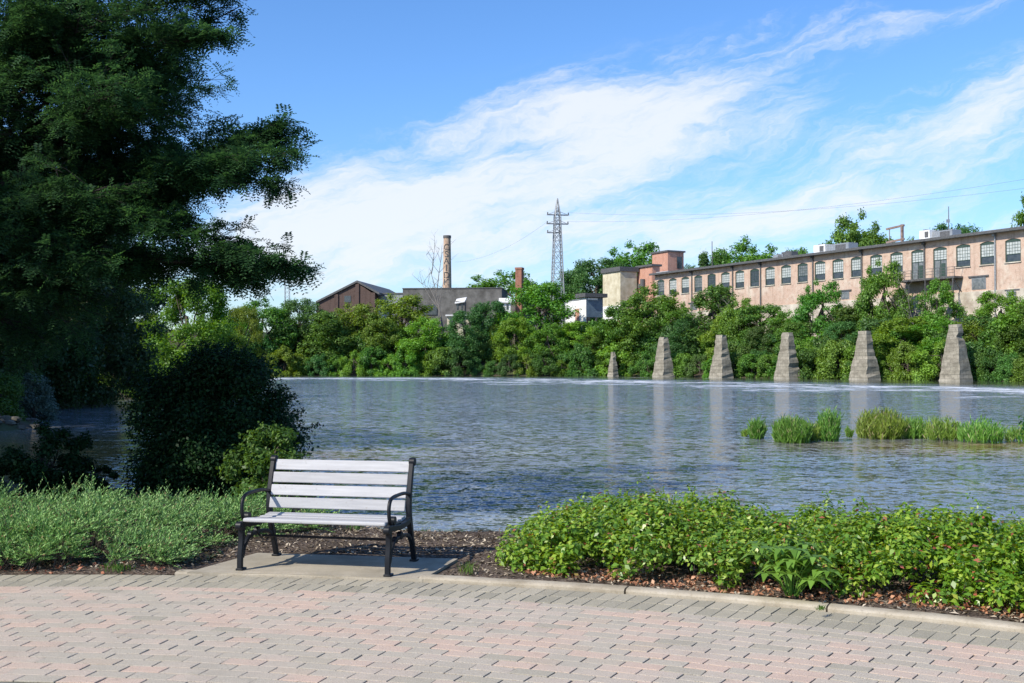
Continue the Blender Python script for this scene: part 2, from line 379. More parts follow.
# ------------------------------------------------------------------ path
def pol(r, t): return (CX+r*sin(t), CY+r*cos(t))     # t measured from straight ahead, clockwise
m, nt_, out = mat('asphalt')
v = objco(nt_); n1 = noise(nt_, v, 90, 3); n2 = noise(nt_, v, 1.2, 4)
c = MIX(nt_, n1, (.10, .10, .10), (.24, .235, .23)); c = MIX(nt_, M(nt_, 'MULTIPLY', n2, .4), c, (.16, .15, .14))
p = N(nt_, 'ShaderNodeBsdfPrincipled', ins={'Base Color': c, 'Roughness': .9, 'Normal': bump(nt_, n1, .6, .006)}); nt_.links.new(p.outputs[0], out.inputs[0]); M_asph = m
TL, TR = -1.2, 1.55
def ring(r0, r1, z, name, m, t0=TL, t1=TR, nt=150, nr=1, zf=None):
    vs = []; fs = []
    for i in range(nt+1):
        t = t0+(t1-t0)*i/nt
        for j in range(nr+1):
            r = r0+(r1-r0)*j/nr; x, y = pol(r, t); vs.append((x, y, z if zf is None else zf(x, y, r)))
    k = nr+1
    for i in range(nt):
        for j in range(nr): fs.append((i*k+j, i*k+j+1, (i+1)*k+j+1, (i+1)*k+j))
    b = MB(); b.add(vs, [f[::-1] for f in fs]); o = b.build(name, m, smooth=True); return tag(o, kind='structure')
RI = 9.74
ring(.0, RI-.01, -.004, 'asphalt_path', M_asph, -pi, pi)
M_joint = simple('joint_sand', (.035, .027, .02), (.055, .07, .02), 2.5, .98, .003, lo=.5, hi=.62)
ring(RI-.02, RAD+.03, -.0085, 'joint_sand_bed', M_joint)
# pavers
m, nt_, out = mat('paver')
g_ = N(nt_, 'ShaderNodeNewGeometry'); ri = g_.outputs['Random Per Island']
cr = N(nt_, 'ShaderNodeAttribute', attribute_name='grey').outputs['Fac']
v = objco(nt_)
big = noise(nt_, v, .7, 3)
pinkf = SS(nt_, M(nt_, 'ADD', ri, M(nt_, 'MULTIPLY', M(nt_, 'SUBTRACT', big, .5), 2.4)), .1, 1.0)
cp = RAMP(nt_, pinkf, [(0, (.40, .38, .33)), (.5, (.45, .405, .355)), (1, (.50, .40, .34))])
cg = RAMP(nt_, ri, [(0, (.28, .275, .225)), (.5, (.34, .33, .27)), (1, (.39, .375, .31))])
c = MIX(nt_, cr, cp, cg); c = MIX(nt_, 1.0, c, (1.06, .99, .92), 'MULTIPLY')
sp = noise(nt_, v, 140, 2, .7); c = MIX(nt_, SS(nt_, sp, .52, .72), c, (.18, .165, .15))
sp2 = noise(nt_, v, 95, 2, .7); c = MIX(nt_, M(nt_, 'MULTIPLY', SS(nt_, sp2, .55, .7), .5), c, (.62, .58, .53))
st = noise(nt_, v, 2.2, 6, .65); c = MIX(nt_, M(nt_, 'MULTIPLY', SS(nt_, st, .48, .75), .22), c, (.20, .18, .15))
st2 = noise(nt_, v, 9, 6, .7); c = MIX(nt_, M(nt_, 'MULTIPLY', SS(nt_, st2, .54, .72), .22), c, (.17, .16, .13))
p = N(nt_, 'ShaderNodeBsdfPrincipled', ins={'Base Color': c, 'Roughness': .92, 'Specular IOR Level': .2, 'Normal': bump(nt_, M(nt_, 'ADD', sp, st2), .6, .004)})
nt_.links.new(p.outputs[0], out.inputs[0]); M_paver = m
PV = []; PF = []; PG = []
def paver(r0, r1, t0, t1, gap, grey, skew=0.0):
    rm = (r0+r1)/2; gt = gap/rm/2; zt = random.gauss(0, .0004); tl = random.gauss(0, .0005); tl2 = random.gauss(0, .0012); j = lambda: random.gauss(0, .0013)
    b = len(PV); ch = .0015; ct = .003
    cs = [(r0+.0048, t0+gt-skew), (r1-.0048, t0+gt+skew), (r1-.0048, t1-gt+skew), (r0+.0048, t1-gt-skew)]
    js = [(j(), j()/rm) for _ in range(4)]
    for lev, zz in ((0, -.016), (0, -ch), (1, 0)):
        for q, (r, t) in enumerate(cs):
            ir = (ch if q in (0, 3) else -ch)*lev; it = (ct if q in (0, 1) else -ct)*lev/rm
            x, y = pol(r+ir+js[q][0], t+it+js[q][1])
            PV.append((x, y, zz+(zt+(tl if q in (0, 3) else -tl)+(tl2 if q < 2 else -tl2) if lev or zz > -.02 else 0)))
    for l in (0, 4):
        for q in range(4): PF.append((b+l+q, b+l+(q+1) % 4, b+l+4+(q+1) % 4, b+l+4+q))
    PF.append((b+8, b+9, b+10, b+11)); PG.append(grey)
r = RAD; BL, BW = .234, .117; tA, tB = -.42, .92
for k in range(2):                                      # grey soldier rows
    r1 = r; r0 = r-.232; t = tA+random.uniform(0, .003)
    while t < tB:
        dt = BW/r1; paver(r0, r1, t, t+dt, .006 if random.random() < .85 else .011, 1.0, .001); t += dt
    r = r0-.004
row = 0
while r-BW > RI-.02:
    dt = BL/(r-BW/2); t = .25-math.ceil((.25-tA)/dt)*dt+(row % 2)*dt/2+random.uniform(-.06, .06)*dt
    while t < tB:
        paver(r-BW, r, t, t+dt, .007 if random.random() < .88 else .011, 0.0 if random.random() < .93 else .5, .0005); t += dt
    r -= BW+.001; row += 1
me = bpy.data.meshes.new('brick_paving'); me.from_pydata(PV, [], PF); me.update(); me.materials.append(M_paver)
a = me.attributes.new('grey', 'FLOAT', 'POINT'); a.data.foreach_set('value', np.repeat(np.array(PG, np.float32), 12))
pv = link(bpy.data.objects.new('brick_paving', me)); tag(pv, kind='structure')
# kerb
m, nt_, out = mat('kerb_concrete')
v = objco(nt_); n1 = noise(nt_, v, 3, 6, .65); n2 = noise(nt_, v, 60, 3, .6)
c = RAMP(nt_, n1, [(.3, (.25, .21, .15)), (.5, (.40, .35, .27)), (.7, (.47, .42, .34))]); c = MIX(nt_, M(nt_, 'MULTIPLY', SS(nt_, n2, .5, .75), .5), c, (.22, .19, .14))
p = N(nt_, 'ShaderNodeBsdfPrincipled', ins={'Base Color': c, 'Roughness': .92, 'Specular IOR Level': .2, 'Normal': bump(nt_, n2, .6, .004)}); nt_.links.new(p.outputs[0], out.inputs[0]); M_conc = m
kb = MB()
def kerb_seg(t0, t1, hgt, wd=.15):
    prof = [(0, -.05), (0, hgt*.55), (.012, hgt*.85), (.035, hgt), (wd-.03, hgt), (wd-.006, hgt*.8), (wd, -.05)]
    n = max(4, int((t1-t0)*40)); vs = []; fs = []; k = len(prof)
    for i in range(n+1):
        t = t0+(t1-t0)*i/n; wb = .004*sin(t*37)+.003*sin(t*91)
        for (dr, z) in prof:
            x, y = pol(RAD+.008+dr+wb, t); vs.append((x, y, z+.002*sin(t*63)))
    for i in range(n):
        for j in range(k-1): fs.append((i*k+j, (i+1)*k+j, (i+1)*k+j+1, i*k+j+1))
    fs += [tuple(range(k)), tuple(range(n*k+k-1, n*k-1, -1))]
    kb.add(vs, fs)
cuts = [-.24, .02, .235, .335, .47, .62, .78, .95, 1.1, 1.3, 1.5]
tA0 = .235
kerb_seg(.2195, .3478, .036)
for a0, a1 in ((.3490, .4625), (.4635, .6025), (.6035, .7425), (.7435, .9025), (.9035, 1.2)): kerb_seg(a0, a1, .036)
kerb_seg(.06, .218, .022)
k_ = kb.build('kerb', M_conc, smooth=True); tag(k_, kind='structure')
# mulch bed
m, nt_, out = mat('mulch')
v = objco(nt_); vo = N(nt_, 'ShaderNodeTexVoronoi', ins={'Vector': mapv(nt_, v, (1, 2.0, 1), (0, 0, .6)), 'Scale': 45.0})
n1 = noise(nt_, v, 2, 5)
c = RAMP(nt_, N(nt_, 'ShaderNodeSeparateColor', ins={0: vo.outputs['Color']}).outputs[0], [(0, (.045, .032, .026)), (.6, (.12, .09, .07)), (1, (.25, .20, .16))])
c = MIX(nt_, M(nt_, 'MULTIPLY', SS(nt_, n1, .45, .65), .5), c, (.05, .04, .03))
p = N(nt_, 'ShaderNodeBsdfPrincipled', ins={'Base Color': c, 'Roughness': .98, 'Specular IOR Level': .1, 'Normal': bump(nt_, vo.outputs['Distance'], .8, .02)}); nt_.links.new(p.outputs[0], out.inputs[0]); M_mulch = m
SLAB = [(CX+(RAD+.01)*sin(t), CY+(RAD+.01)*cos(t)) for t in (.05, .14, .232)]+[(-.40, 9.55), (-2.36, 9.86)]
def in_slab(x, y):
    r = False; n = len(SLAB)
    for i in range(n):
        (a1, b1), (a2, b2) = SLAB[i], SLAB[(i+1) % n]
        if (b1 > y) != (b2 > y) and x < (a2-a1)*(y-b1)/(b2-b1)+a1: r = not r
    return r
def mulch_h(x, y, r=None):
    r = math.hypot(x-CX, y-CY) if r is None else r
    g0 = gz(x, y)
    if in_slab(x, y): return .0
    e = min(1, max(0, (r-(RAD+.02))/.12)); back = min(1, max(0, (17.35-r)/.5))
    return g0+.016+(.024+.018*sin(x*3.1+sin(y*2.3)*1.7)*cos(y*2.9+x))*e*back
ring(RAD+.02, 17.5, 0, 'mulch_bed', M_mulch, -.75, .95, 150, 30, mulch_h)
def scatter_bed(n, r0, r1, t0, t1, rg_=rng):
    r = np.sqrt(rg_.uniform(r0**2, r1**2, n)); t = rg_.uniform(t0, t1, n)
    return CX+r*np.sin(t), CY+r*np.cos(t)
_mh = {}
def mh(x, y):
    k = (round(x*8), round(y*8))
    if k not in _mh: _mh[k] = mulch_h(k[0]/8, k[1]/8)
    return _mh[k]
def chips(n, r0, r1, t0, t1, Ls, name, m, lab, flat=.35, asp=.3, cat='wood chips', lift=.006):
    x, y = scatter_bed(n, r0, r1, t0, t1)
    kp = np.array([not in_slab(a, b) for a, b in zip(x, y)]); x, y = x[kp], y[kp]; n = len(x); z = np.array([mh(a, b) for a, b in zip(x, y)])+lift
    nr = np.column_stack([rng.normal(0, flat, n), rng.normal(0, flat, n), np.ones(n)])
    q = leaf_quads(np.column_stack([x, y, z]), nr, rng.uniform(Ls[0], Ls[1], n), asp)
    return tag(raw(name, q, 4, m), lab, cat, kind='stuff')
chips(26000, RAD+.16, 17.2, -.25, .62, (.02, .07), 'mulch_chips', M_chip, 'brown wood chip mulch spread over the planting bed behind the bench')
# slab
sb = MB(); sl_pts = [pol(RAD+.01, t) for t in np.linspace(.068, .222, 8)]
back = [P(455, 560.5, 9.48), P(258, 556, 9.68)]
top = [(x, y) for x, y in sl_pts]+[(-.47, 9.50), (-2.28, 9.80)]
n = len(top); sb.add([(x, y, .022) for x, y in top]+[(x, y, -.05) for x, y in top], [tuple(range(n))[::-1]]+[(i, (i+1) % n, (i+1) % n+n, i+n) for i in range(n)])
m, nt_, out = mat('slab_concrete')
v = objco(nt_); n1 = noise(nt_, v, 2.5, 6, .65); n2 = noise(nt_, v, 70, 3, .6)
c = RAMP(nt_, n1, [(.3, (.24, .21, .16)), (.55, (.36, .32, .25)), (.75, (.44, .39, .31))]); c = MIX(nt_, M(nt_, 'MULTIPLY', SS(nt_, n2, .5, .75), .4), c, (.22, .20, .16))
p = N(nt_, 'ShaderNodeBsdfPrincipled', ins={'Base Color': c, 'Roughness': .92, 'Specular IOR Level': .2}); nt_.links.new(p.outputs[0], out.inputs[0])
o = sb.build('bench_slab', m); tag(o, kind='structure')

# ------------------------------------------------------------------ bench
M_iron = simple('black_iron', (.006, .007, .010), (.011, .013, .017), 6, .45, .0008, spec=.25)
m, nt_, out = mat('grey_slat')
v = objco(nt_); n1 = noise(nt_, mapv(nt_, v, (3, 40, 40)), 1.0, 5, .6); n2 = noise(nt_, v, 5, 5)
c = RAMP(nt_, n1, [(.3, (.35, .35, .36)), (.7, (.45, .45, .46))]); c = MIX(nt_, M(nt_, 'MULTIPLY', SS(nt_, n2, .5, .75), .35), c, (.33, .33, .335)); c = N(nt_, 'ShaderNodeHueSaturation', ins={'Value': M(nt_, 'ADD', .88, M(nt_, 'MULTIPLY', N(nt_, 'ShaderNodeObjectInfo').outputs['Random'], .2)), 'Color': c}).outputs[0]
n3 = noise(nt_, v, 26, 3, .6); c = MIX(nt_, M(nt_, 'MULTIPLY', SS(nt_, n3, .64, .7), .5), c, (.25, .24, .22))
p = N(nt_, 'ShaderNodeBsdfPrincipled', ins={'Base Color': c, 'Roughness': .6, 'Specular IOR Level': .35, 'Normal': bump(nt_, n1, .3, .001)}); nt_.links.new(p.outputs[0], out.inputs[0]); M_slat = m
bench = empty('park_bench', (-1.605, 8.85, .022), R(-12)); bench.scale = (1.03, 1, .975)
tag(bench, 'park bench with black cast iron frames and pale grey slats on the concrete slab', 'bench')
def arc(pts, n=6):
    """catmull-rom"""
    p = [Vector(q) for q in pts]; p = [p[0]*2-p[1]]+p+[p[-1]*2-p[-2]]; o = []
    for i in range(1, len(p)-2):
        for k in range(n):
            t = k/n; a, b, c_, d = p[i-1:i+3]
            o.append(.5*((2*b)+(c_-a)*t+(2*a-5*b+4*c_-d)*t*t+(3*b-a-3*c_+d)*t**3))
    return o+[p[-2]]
for s in (-1, 1):
    x = s*.615; f = MB(); q = lambda pts, n=5: arc([(x, a, b) for a, b in pts], n)
    def bar(pts, wd, th, n=5):
        c_ = q(pts, n); L = len(c_); vs = []; th = th if hasattr(th, '__len__') else [th]*L
        if len(th) != L: th = list(np.interp(np.linspace(0, 1, L), np.linspace(0, 1, len(th)), th))
        for i, pt in enumerate(c_):
            t = (c_[min(i+1, L-1)]-c_[max(i-1, 0)]).normalized(); nn = Vector((1, 0, 0)).cross(t)
            for a_, b_ in ((-1, -1), (1, -1), (1, 1), (-1, 1)): vs.append(pt+Vector((a_*wd/2, 0, 0))+nn*b_*th[i]/2)
        fs = [(i*4+k, i*4+(k+1) % 4, (i+1)*4+(k+1) % 4, (i+1)*4+k) for i in range(L-1) for k in range(4)]
        f.add(vs, fs+[(3, 2, 1, 0), tuple(range((L-1)*4, L*4))])
    bar([(-.015, .0), (-.012, .12), (.01, .26), (.012, .40)], .042, [.036, .036, .042, .06])          # front leg
    bar([(.70, .0), (.655, .12), (.60, .26), (.555, .40), (.545, .52), (.575, .68), (.625, .86)], .04, [.04, .042, .05, .06, .055, .045, .04])   # rear leg and back post
    bar([(.0, .385), (.12, .372), (.30, .36), (.48, .37), (.56, .40)], .04, .05)                 # seat rail
    bar([(.02, .10), (.07, .20), (.16, .262), (.28, .275)], .03, .03)                              # brace, front half
    bar([(.28, .275), (.42, .27), (.54, .24), (.625, .17)], .03, .03)                              # brace, rear half
    f.tube([(x-.02, .30, .285), (x+.02, .30, .285)], .035, 12)
    f.tube([(x-.02, .175, .268), (x+.02, .175, .268)], .028, 12)
    f.tube([(x-.025, .645, .875), (x+.025, .645, .875)], .036, 14)                                # scroll
    f.tube([(x-.025, -.03, .375), (x+.025, -.03, .375)], .034, 14)
    f.box((x, .005, .008), (.06, .085, .02)); f.box((x, .70, .008), (.06, .085, .02))
    f.build('side_frame', M_iron, bench, smooth=True, bevel=.005)
    f = MB(); f.tube(arc([(x, .555, .60), (x, .42, .625), (x, .25, .63), (x, .10, .625), (x, .035, .595), (x, .012, .53), (x, .022, .46), (x, .05, .42)], 6), .0155, 10)
    f.tube([(x-.02, .115, .435), (x+.02, .115, .435)], .036, 14); f.tube(arc([(x, .05, .42), (x, .09, .405), (x, .14, .40), (x, .30, .395)], 4), .014, 8)
    f.build('arm_rest', M_iron, bench, smooth=True)
rb = MB(); rb.tube([(-.60, .30, .245), (.60, .30, .245)], .011, 8); rb.build('cross_rod', M_iron, bench, smooth=True)
for k in range(5):
    y0 = .005+k*.106; z0 = .418-.02*math.sin(min(1, k/4)*pi)*.8-.004*k
    b = MB(); b.box((0, y0+.028, z0), (1.19, .098 if k else .10, .034), Matrix.Rotation(R(-3 if k < 4 else 4), 3, 'X'))
    b.build('seat_slat', M_slat, bench, bevel=.012 if k == 0 else .006, seg=3)
for k in range(4):
    t = k/3; zc = .505+k*.108; yc = .512+.028*k+.004*k*k
    b = MB(); b.box((0, yc, zc), (1.19, .026, .094), Matrix.Rotation(R(-15), 3, 'X')); b.build('back_slat', M_slat, bench, bevel=.006, seg=3)

# ------------------------------------------------------------------ tree prototypes for the far bank
def make_crown(seed, H, Wd, ncl, nleaf, lsize, lm, crad=(.10, .17), base=.0, shape='round', squash=.8, sprouts=.25, name='tree'):
    r = np.random.default_rng(seed); random.seed(seed); cs = []; rs = []
    for i in range(ncl):
        for _ in range(40):
            z = r.uniform(base, 1); th = r.uniform(0, 2*pi)
            if shape == 'round': env = math.sqrt(max(0, 1-((z-(base+.45*(1-base)))/(.58*(1-base)))**2))
            elif shape == 'bush': env = math.sqrt(max(0, 1-(z*.98)**2.2))
            elif shape == 'cone': env = max(.05, 1.02-(z-base)/(1-base))
            elif shape == 'column': env = math.sqrt(max(0, 1-((z-.5)/.53)**4))*.9
            lob = 1+.18*sin(th*3+seed)+.15*sin(th*2+z*7+seed*2)
            rad = env*lob*(r.uniform(.35, 1)**.5)
            if env > .08: break
        cr = r.uniform(*crad)*H*(1-.3*z)
        cs.append((cos(th)*rad*(Wd/2-cr*.4), sin(th)*rad*(Wd/2-cr*.4), max(cr*.4, z*(H-cr*.6)))); rs.append(cr)
    cs = np.array(cs); rs = np.array(rs)
    q = clump_leaves(cs, rs, nleaf, lsize, r=r, squash=squash)
    # sprouts poking out of the outline
    ns = int(ncl*sprouts*3); k = r.choice(len(cs), ns); d = rand_dirs(ns, r); d[:, 2] = np.abs(d[:, 2])*.8+.1
    tips = cs[k]+d*rs[k][:, None]*1.15
    m_ = int(nleaf*.10/ns)+1; pos = np.repeat(cs[k]+d*rs[k][:, None]*.7, m_, 0)+np.repeat(d*rs[k][:, None]*.6, m_, 0)*r.uniform(0, 1, (ns*m_, 1))+r.normal(0, lsize*.5, (ns*m_, 3))
    q2 = leaf_quads(pos, rand_dirs(len(pos), r)+np.array([0, 0, .4]), lsize*.8, r=r)
    root = empty(name, (0, 0, 0))
    lf = raw('crown', np.concatenate([q, q2]), 4, lm, root)
    b = MB(); sel = r.choice(len(cs), min(14, len(cs)), replace=False)
    limbs(b, (0, 0, -.4), [cs[i] for i in sel], .022*H+.03, (0, 0, H*.72)); b.build('trunk', M_bark, root, smooth=True)
    return root
protos = [
 make_crown(1, 10, 8.5, 90, 24000, .30, L_bank[0], base=.0, name='leafy_tree', crad=(.06, .155), sprouts=.6),
 make_crown(2, 10, 7.0, 75, 20000, .30, L_bank[1], base=.0, shape='round', name='leafy_tree', crad=(.06, .155), sprouts=.6),
 make_crown(3, 10, 9.5, 100, 25000, .28, L_bank[2], base=.0, name='leafy_tree', crad=(.06, .155), sprouts=.6),
 make_crown(4, 10, 5.2, 60, 16000, .28, L_bank[3], base=.0, shape='column', name='leafy_tree', crad=(.08, .14)),
]
bprotos = [
 make_crown(11, 4, 6.0, 44, 14000, .24, L_bank[1], shape='bush', crad=(.14, .24), name='bank_bush'),
 make_crown(12, 4, 5.5, 44, 14000, .24, L_bank[0], shape='bush', crad=(.14, .24), name='bank_bush'),
 make_crown(13, 4, 6.5, 46, 14000, .22, L_bank[2], shape='bush', crad=(.13, .22), name='bank_bush'),
 make_crown(14, 4, 5.5, 42, 13000, .24, L_bank[3], shape='bush', crad=(.14, .24), name='bank_bush'),
]
conif = make_crown(21, 10, 5.0, 90, 13000, .26, L_bank[2], base=.08, shape='cone', crad=(.05, .09), squash=.5, name='conifer')
used = set()
def place(proto, x, y, z, h, wscale=1.0, rz=None, label='', cat='tree', group=None):
    """h = height in metres; the prototypes are 10 m (trees) or 4 m (bushes) high"""
    H0 = 4.0 if proto in bprotos else 10.0
    o = proto if proto.name not in used else copy_tree(proto)
    if o is proto: used.add(proto.name)
    s = h/H0; o.location = (x, y, z); o.scale = (s*wscale, s*wscale, s); o.rotation_euler = (0, 0, random.uniform(0, 6.28) if rz is None else rz)
    return tag(o, label, cat, group)
# front row on the far bank: px centre, top y, px width, distance behind the waterline, kind
random.seed(5)
def at_bank(px, back):
    """point on the far bank seen at px, 'back' metres behind the shoreline along the view ray"""
    u = (px-512)/F; best = None
    for Y in np.arange(60, 330, .5):
        if not inside(np.array([[u*Y, Y]]))[0] and Y > 120:
            best = Y; break
    Y = (best or 200)+back; return u*Y, Y
front = [ # px, top y, width px, kind (0-3 tree protos), back
 (262, 300, 60, 0, 10), (300, 300, 52, 2, 7), (330, 312, 46, 3, 5), (356, 304, 48, 1, 8), (380, 312, 44, 0, 6), (402, 295, 60, 1, 12), (425, 318, 44, 1, 5),
 (465, 312, 46, 2, 6), (492, 302, 46, 2, 9), (515, 318, 38, 1, 6), (540, 282, 66, 1, 13), (548, 325, 44, 0, 5), (578, 322, 44, 1, 7), (600, 328, 40, 0, 5), (630, 300, 60, 0, 8),
 (652, 286, 62, 0, 10), (690, 318, 44, 2, 7), (712, 286, 50, 3, 10), (738, 298, 42, 0, 8), (768, 326, 46, 2, 8), (800, 322, 38, 3, 7), (822, 282, 52, 0, 11),
 (846, 322, 40, 2, 7), (884, 262, 50, 0, 12), (905, 318, 60, 1, 6), (935, 318, 50, 1, 8), (938, 280, 36, 1, 12), (975, 318, 46, 1, 6), (1000, 292, 50, 1, 10), (1030, 306, 60, 0, 7), (762, 305, 46, 3, 11), (787, 312, 40, 0, 10), (674, 303, 40, 1, 12), (862, 306, 44, 3, 11), (728, 316, 40, 1, 7)]
kinds = ['dark green', 'bright yellow-green', 'deep blue-green', 'olive green']
def near_name(px):
    lm = [(262, 'behind the rounded dark bush'), (300, 'left of the brown gabled building'), (330, 'under the left slope of the gabled building'), (356, 'under the ridge of the gabled building'), (380, 'right of the gabled building'),
          (402, 'left of the bare dead tree'), (425, 'at the foot of the bare dead tree'), (465, 'right of the bare dead tree'), (492, 'left of the square brick chimney'), (515, 'below the square brick chimney'),
          (540, 'left of the steel pylon'), (548, 'below the steel pylon'), (578, 'below the white shed'), (600, 'below the cream tower'), (630, 'behind the shortest stone pier'), (652, 'in front of the mill\'s left end'),
          (690, 'between the second and third pier from the left'), (712, 'behind the third pier from the left'), (738, 'just right of the third pier from the left'), (768, 'just left of the fourth pier from the left'),
          (800, 'just right of the fourth pier from the left'), (822, 'before the mill between fourth and fifth pier'), (846, 'left of the notched stone pier'), (884, 'before the mill, right of the notched pier'),
          (905, 'at the water between the two rightmost piers'), (935, 'left of the rightmost stone pier'), (938, 'below the mill\'s balcony'), (975, 'right of the rightmost stone pier'), (1000, 'before the pale stone footing of the mill'), (1030, 'cut by the right frame edge'), (762, 'before the mill wall, upper left of the fourth pier'), (787, 'straight behind the fourth pier from the left'), (674, 'before the mill, right above the second pier'), (862, 'straight behind the notched pier'), (728, 'close right of the third pier at the water')]
    return dict(lm)[px]
for px, ty, wpx, k, bk in front:
    x, y = at_bank(px, bk); z = gz(x, y)-.2; top = CAMZ+(HOR-ty)/F*y; h = top-z
    Wn = {0: 8.5, 1: 7.0, 2: 9.5, 3: 5.2}[k]*h/10; ws = (wpx/F*y)/Wn*1.12
    size = 'tall ' if h > 13 else ''
    place(protos[k], x, y, z, h*1.02, ws, label='%s%s bank tree %s' % (size, kinds[k], near_name(px)), group='trees along the far bank')
# bushes along the waterline
bl = [(250+i*17.3) for i in range(46)]
for i, px in enumerate(bl):
    k = random.choice([0, 1, 2, 0, 3, 1]); x, y = at_bank(px, random.uniform(.4, 1.6)); z = WATER-.2
    place(bprotos[k], x, y, z, random.uniform(3.0, 6.4), random.uniform(.75, 1.1), label='low leafy bush at the waterline of the far bank among its like', cat='bush', group='bushes at the far waterline')
# second row of fillers
for i, px in enumerate(np.arange(252, 1050, 25)):
    k = (i*7+3) % 4; x, y = at_bank(px, random.uniform(6, 10)); z = gz(x, y)-.3
    place(bprotos[k], x, y, z, random.uniform(5.0, 8.2), random.uniform(.8, 1), label='taller leafy bush half way up the far bank among its like', cat='bush', group='bushes up the far slope')
# far crowns above the roofs
hill = [ # px, top y, width px, Y, kind, label
 (598, 258, 66, 300, 2, 'dark tree left of the cream tower on the hill'), (636, 241, 62, 310, 0, 'big dark tree above the cream tower'), (575, 268, 44, 290, 2, 'dark tree right behind the steel pylon'),
 (745, 238, 62, 300, 0, 'round dark green tree behind the mill roof, right of the utility pole'), (722, 250, 34, 295, 0, 'smaller round tree against the utility pole'),
 (798, 247, 34, 300, 1, 'low pale crown behind the rooftop cooling box'), (857, 211, 54, 215, 0, 'tall loose tree behind the roof left of the sign frame'),
 (900, 236, 44, 230, 1, 'low crown behind the sign frame on the roof'), (836, 236, 40, 225, 0, 'low crown at the left foot of the tall roofline tree'), (953, 222, 56, 230, 2, 'dark round crown behind the roof antenna'),
 (1040, 190, 44, 190, 0, 'tree top entering at the right frame edge'), (655, 262, 30, 300, 1, 'pale crown behind the brick roof house'), (505, 270, 70, 285, 0, 'large tree behind the square brick chimney'),
 (545, 283, 40, 275, 1, 'bright crown behind the pylon base'), (684, 262, 30, 320, 2, 'crown beside the conifer, right of the brick roof house')]
for px, ty, wpx, Y, k, lab in hill:
    x = (px-512)/F*Y; z = gz(x, Y); h = CAMZ+(HOR-ty)/F*Y-z; Wn = {0: 8.5, 1: 7.0, 2: 9.5, 3: 5.2}[k]*h/10
    place(protos[k], x, Y, z-.3, h, (wpx/F*Y)/Wn*1.35, label=lab, group='trees on the hill behind')
x = (704-512)/F*290; z = gz(x, 290); place(conif, x, 290, z, CAMZ+(HOR-249)/F*290-z, .85, label='pointed dark conifer left of the utility pole', cat='tree')

# ------------------------------------------------------------------ brick mill
def brickmat(name, a, b, mort, sc=3.2, patch=(.5, .45, .4), pf=.5):
    m, nt, out = mat(name); v = objco(nt)
    # x along the wall or depth -> one running coordinate
    s_ = N(nt, 'ShaderNodeSeparateXYZ', ins={0: v}); cb = N(nt, 'ShaderNodeCombineXYZ', ins={0: M(nt, 'ADD', s_.outputs[0], s_.outputs[1]), 1: s_.outputs[2], 2: 0.0})
    br = N(nt, 'ShaderNodeTexBrick', ins={'Vector': cb.outputs[0], 'Color1': (*a, 1), 'Color2': (*b, 1), 'Mortar': (*mort, 1), 'Scale': sc, 'Mortar Size': .018, 'Bias': -.1, 'Brick Width': .7, 'Row Height': .25})
    n1 = noise(nt, v, .35, 6, .65); n2 = noise(nt, v, 1.3, 6, .75)
    c = MIX(nt, M(nt, 'MULTIPLY', SS(nt, n1, .48, .68), pf), br.outputs[0], patch)
    c = MIX(nt, M(nt, 'MULTIPLY', SS(nt, n2, .5, .66), .6), c, tuple(q*.6 for q in a))
    st = noise(nt, mapv(nt, v, (1.6, 1.6, .12)), 1.0, 4, .6); c = MIX(nt, M(nt, 'MULTIPLY', SS(nt, st, .5, .68), .4), c, tuple(q*.55 for q in a))
    p = N(nt, 'ShaderNodeBsdfPrincipled', ins={'Base Color': c, 'Roughness': .92, 'Specular IOR Level': .15, 'Normal': bump(nt, br.outputs['Fac'], -.3, .02)})
    nt.links.new(p.outputs[0], out.inputs[0]); return m
M_mill = brickmat('mill_brick', (.47, .315, .235), (.53, .385, .30), (.52, .46, .39), patch=(.58, .50, .41), pf=.85)
M_brown = brickmat('brown_brick', (.095, .064, .055), (.12, .078, .066), (.12, .10, .09), patch=(.08, .06, .052), pf=.4)
M_found = simple('footing_stone', (.30, .25, .20), (.60, .55, .46), .5, .9, .03)
M_greenf = simple('green_frame', (.028, .055, .045), (.045, .075, .06), 4, .6)
M_pale = simple('pale_pane', (.34, .37, .36), (.50, .52, .50), 3, .35, spec=.6)
M_glass = simple('dark_glass', (.02, .024, .03), (.05, .055, .06), 2, .08, spec=.8)
M_grey_glass = simple('grey_pane', (.10, .115, .12), (.20, .21, .21), 3, .25, spec=.6)
M_roofm = simple('roof_membrane', (.35, .38, .42), (.48, .50, .54), 1, .6)
M_dkmetal = simple('dark_metal', (.06, .06, .062), (.12, .12, .12), 5, .6)
M_galv = simple('galvanised', (.20, .215, .23), (.32, .335, .35), 5, .5, metal=.3)
M_white = simple('white_paint', (.62, .62, .60), (.80, .80, .78), .8, .7)
M_cream = simple('cream_render', (.42, .37, .25), (.60, .55, .41), .7, .9)
M_greyc = simple('grey_block', (.075, .072, .066), (.17, .165, .155), .5, .95, .03)
M_stone = None
u_dir = Vector((.471, -.882, 0)); mz = Vector((-.882, -.471, 0))  # along the wall, outward normal
Z0 = 222.0; X0 = (673-512)/F*Z0; pitch = Z0*.018767
mill = empty('brick_mill', (X0, Z0, 0), math.atan2(u_dir.y, u_dir.x))
tag(mill, 'long pink brick mill with a row of arched windows above the far bank', 'mill')
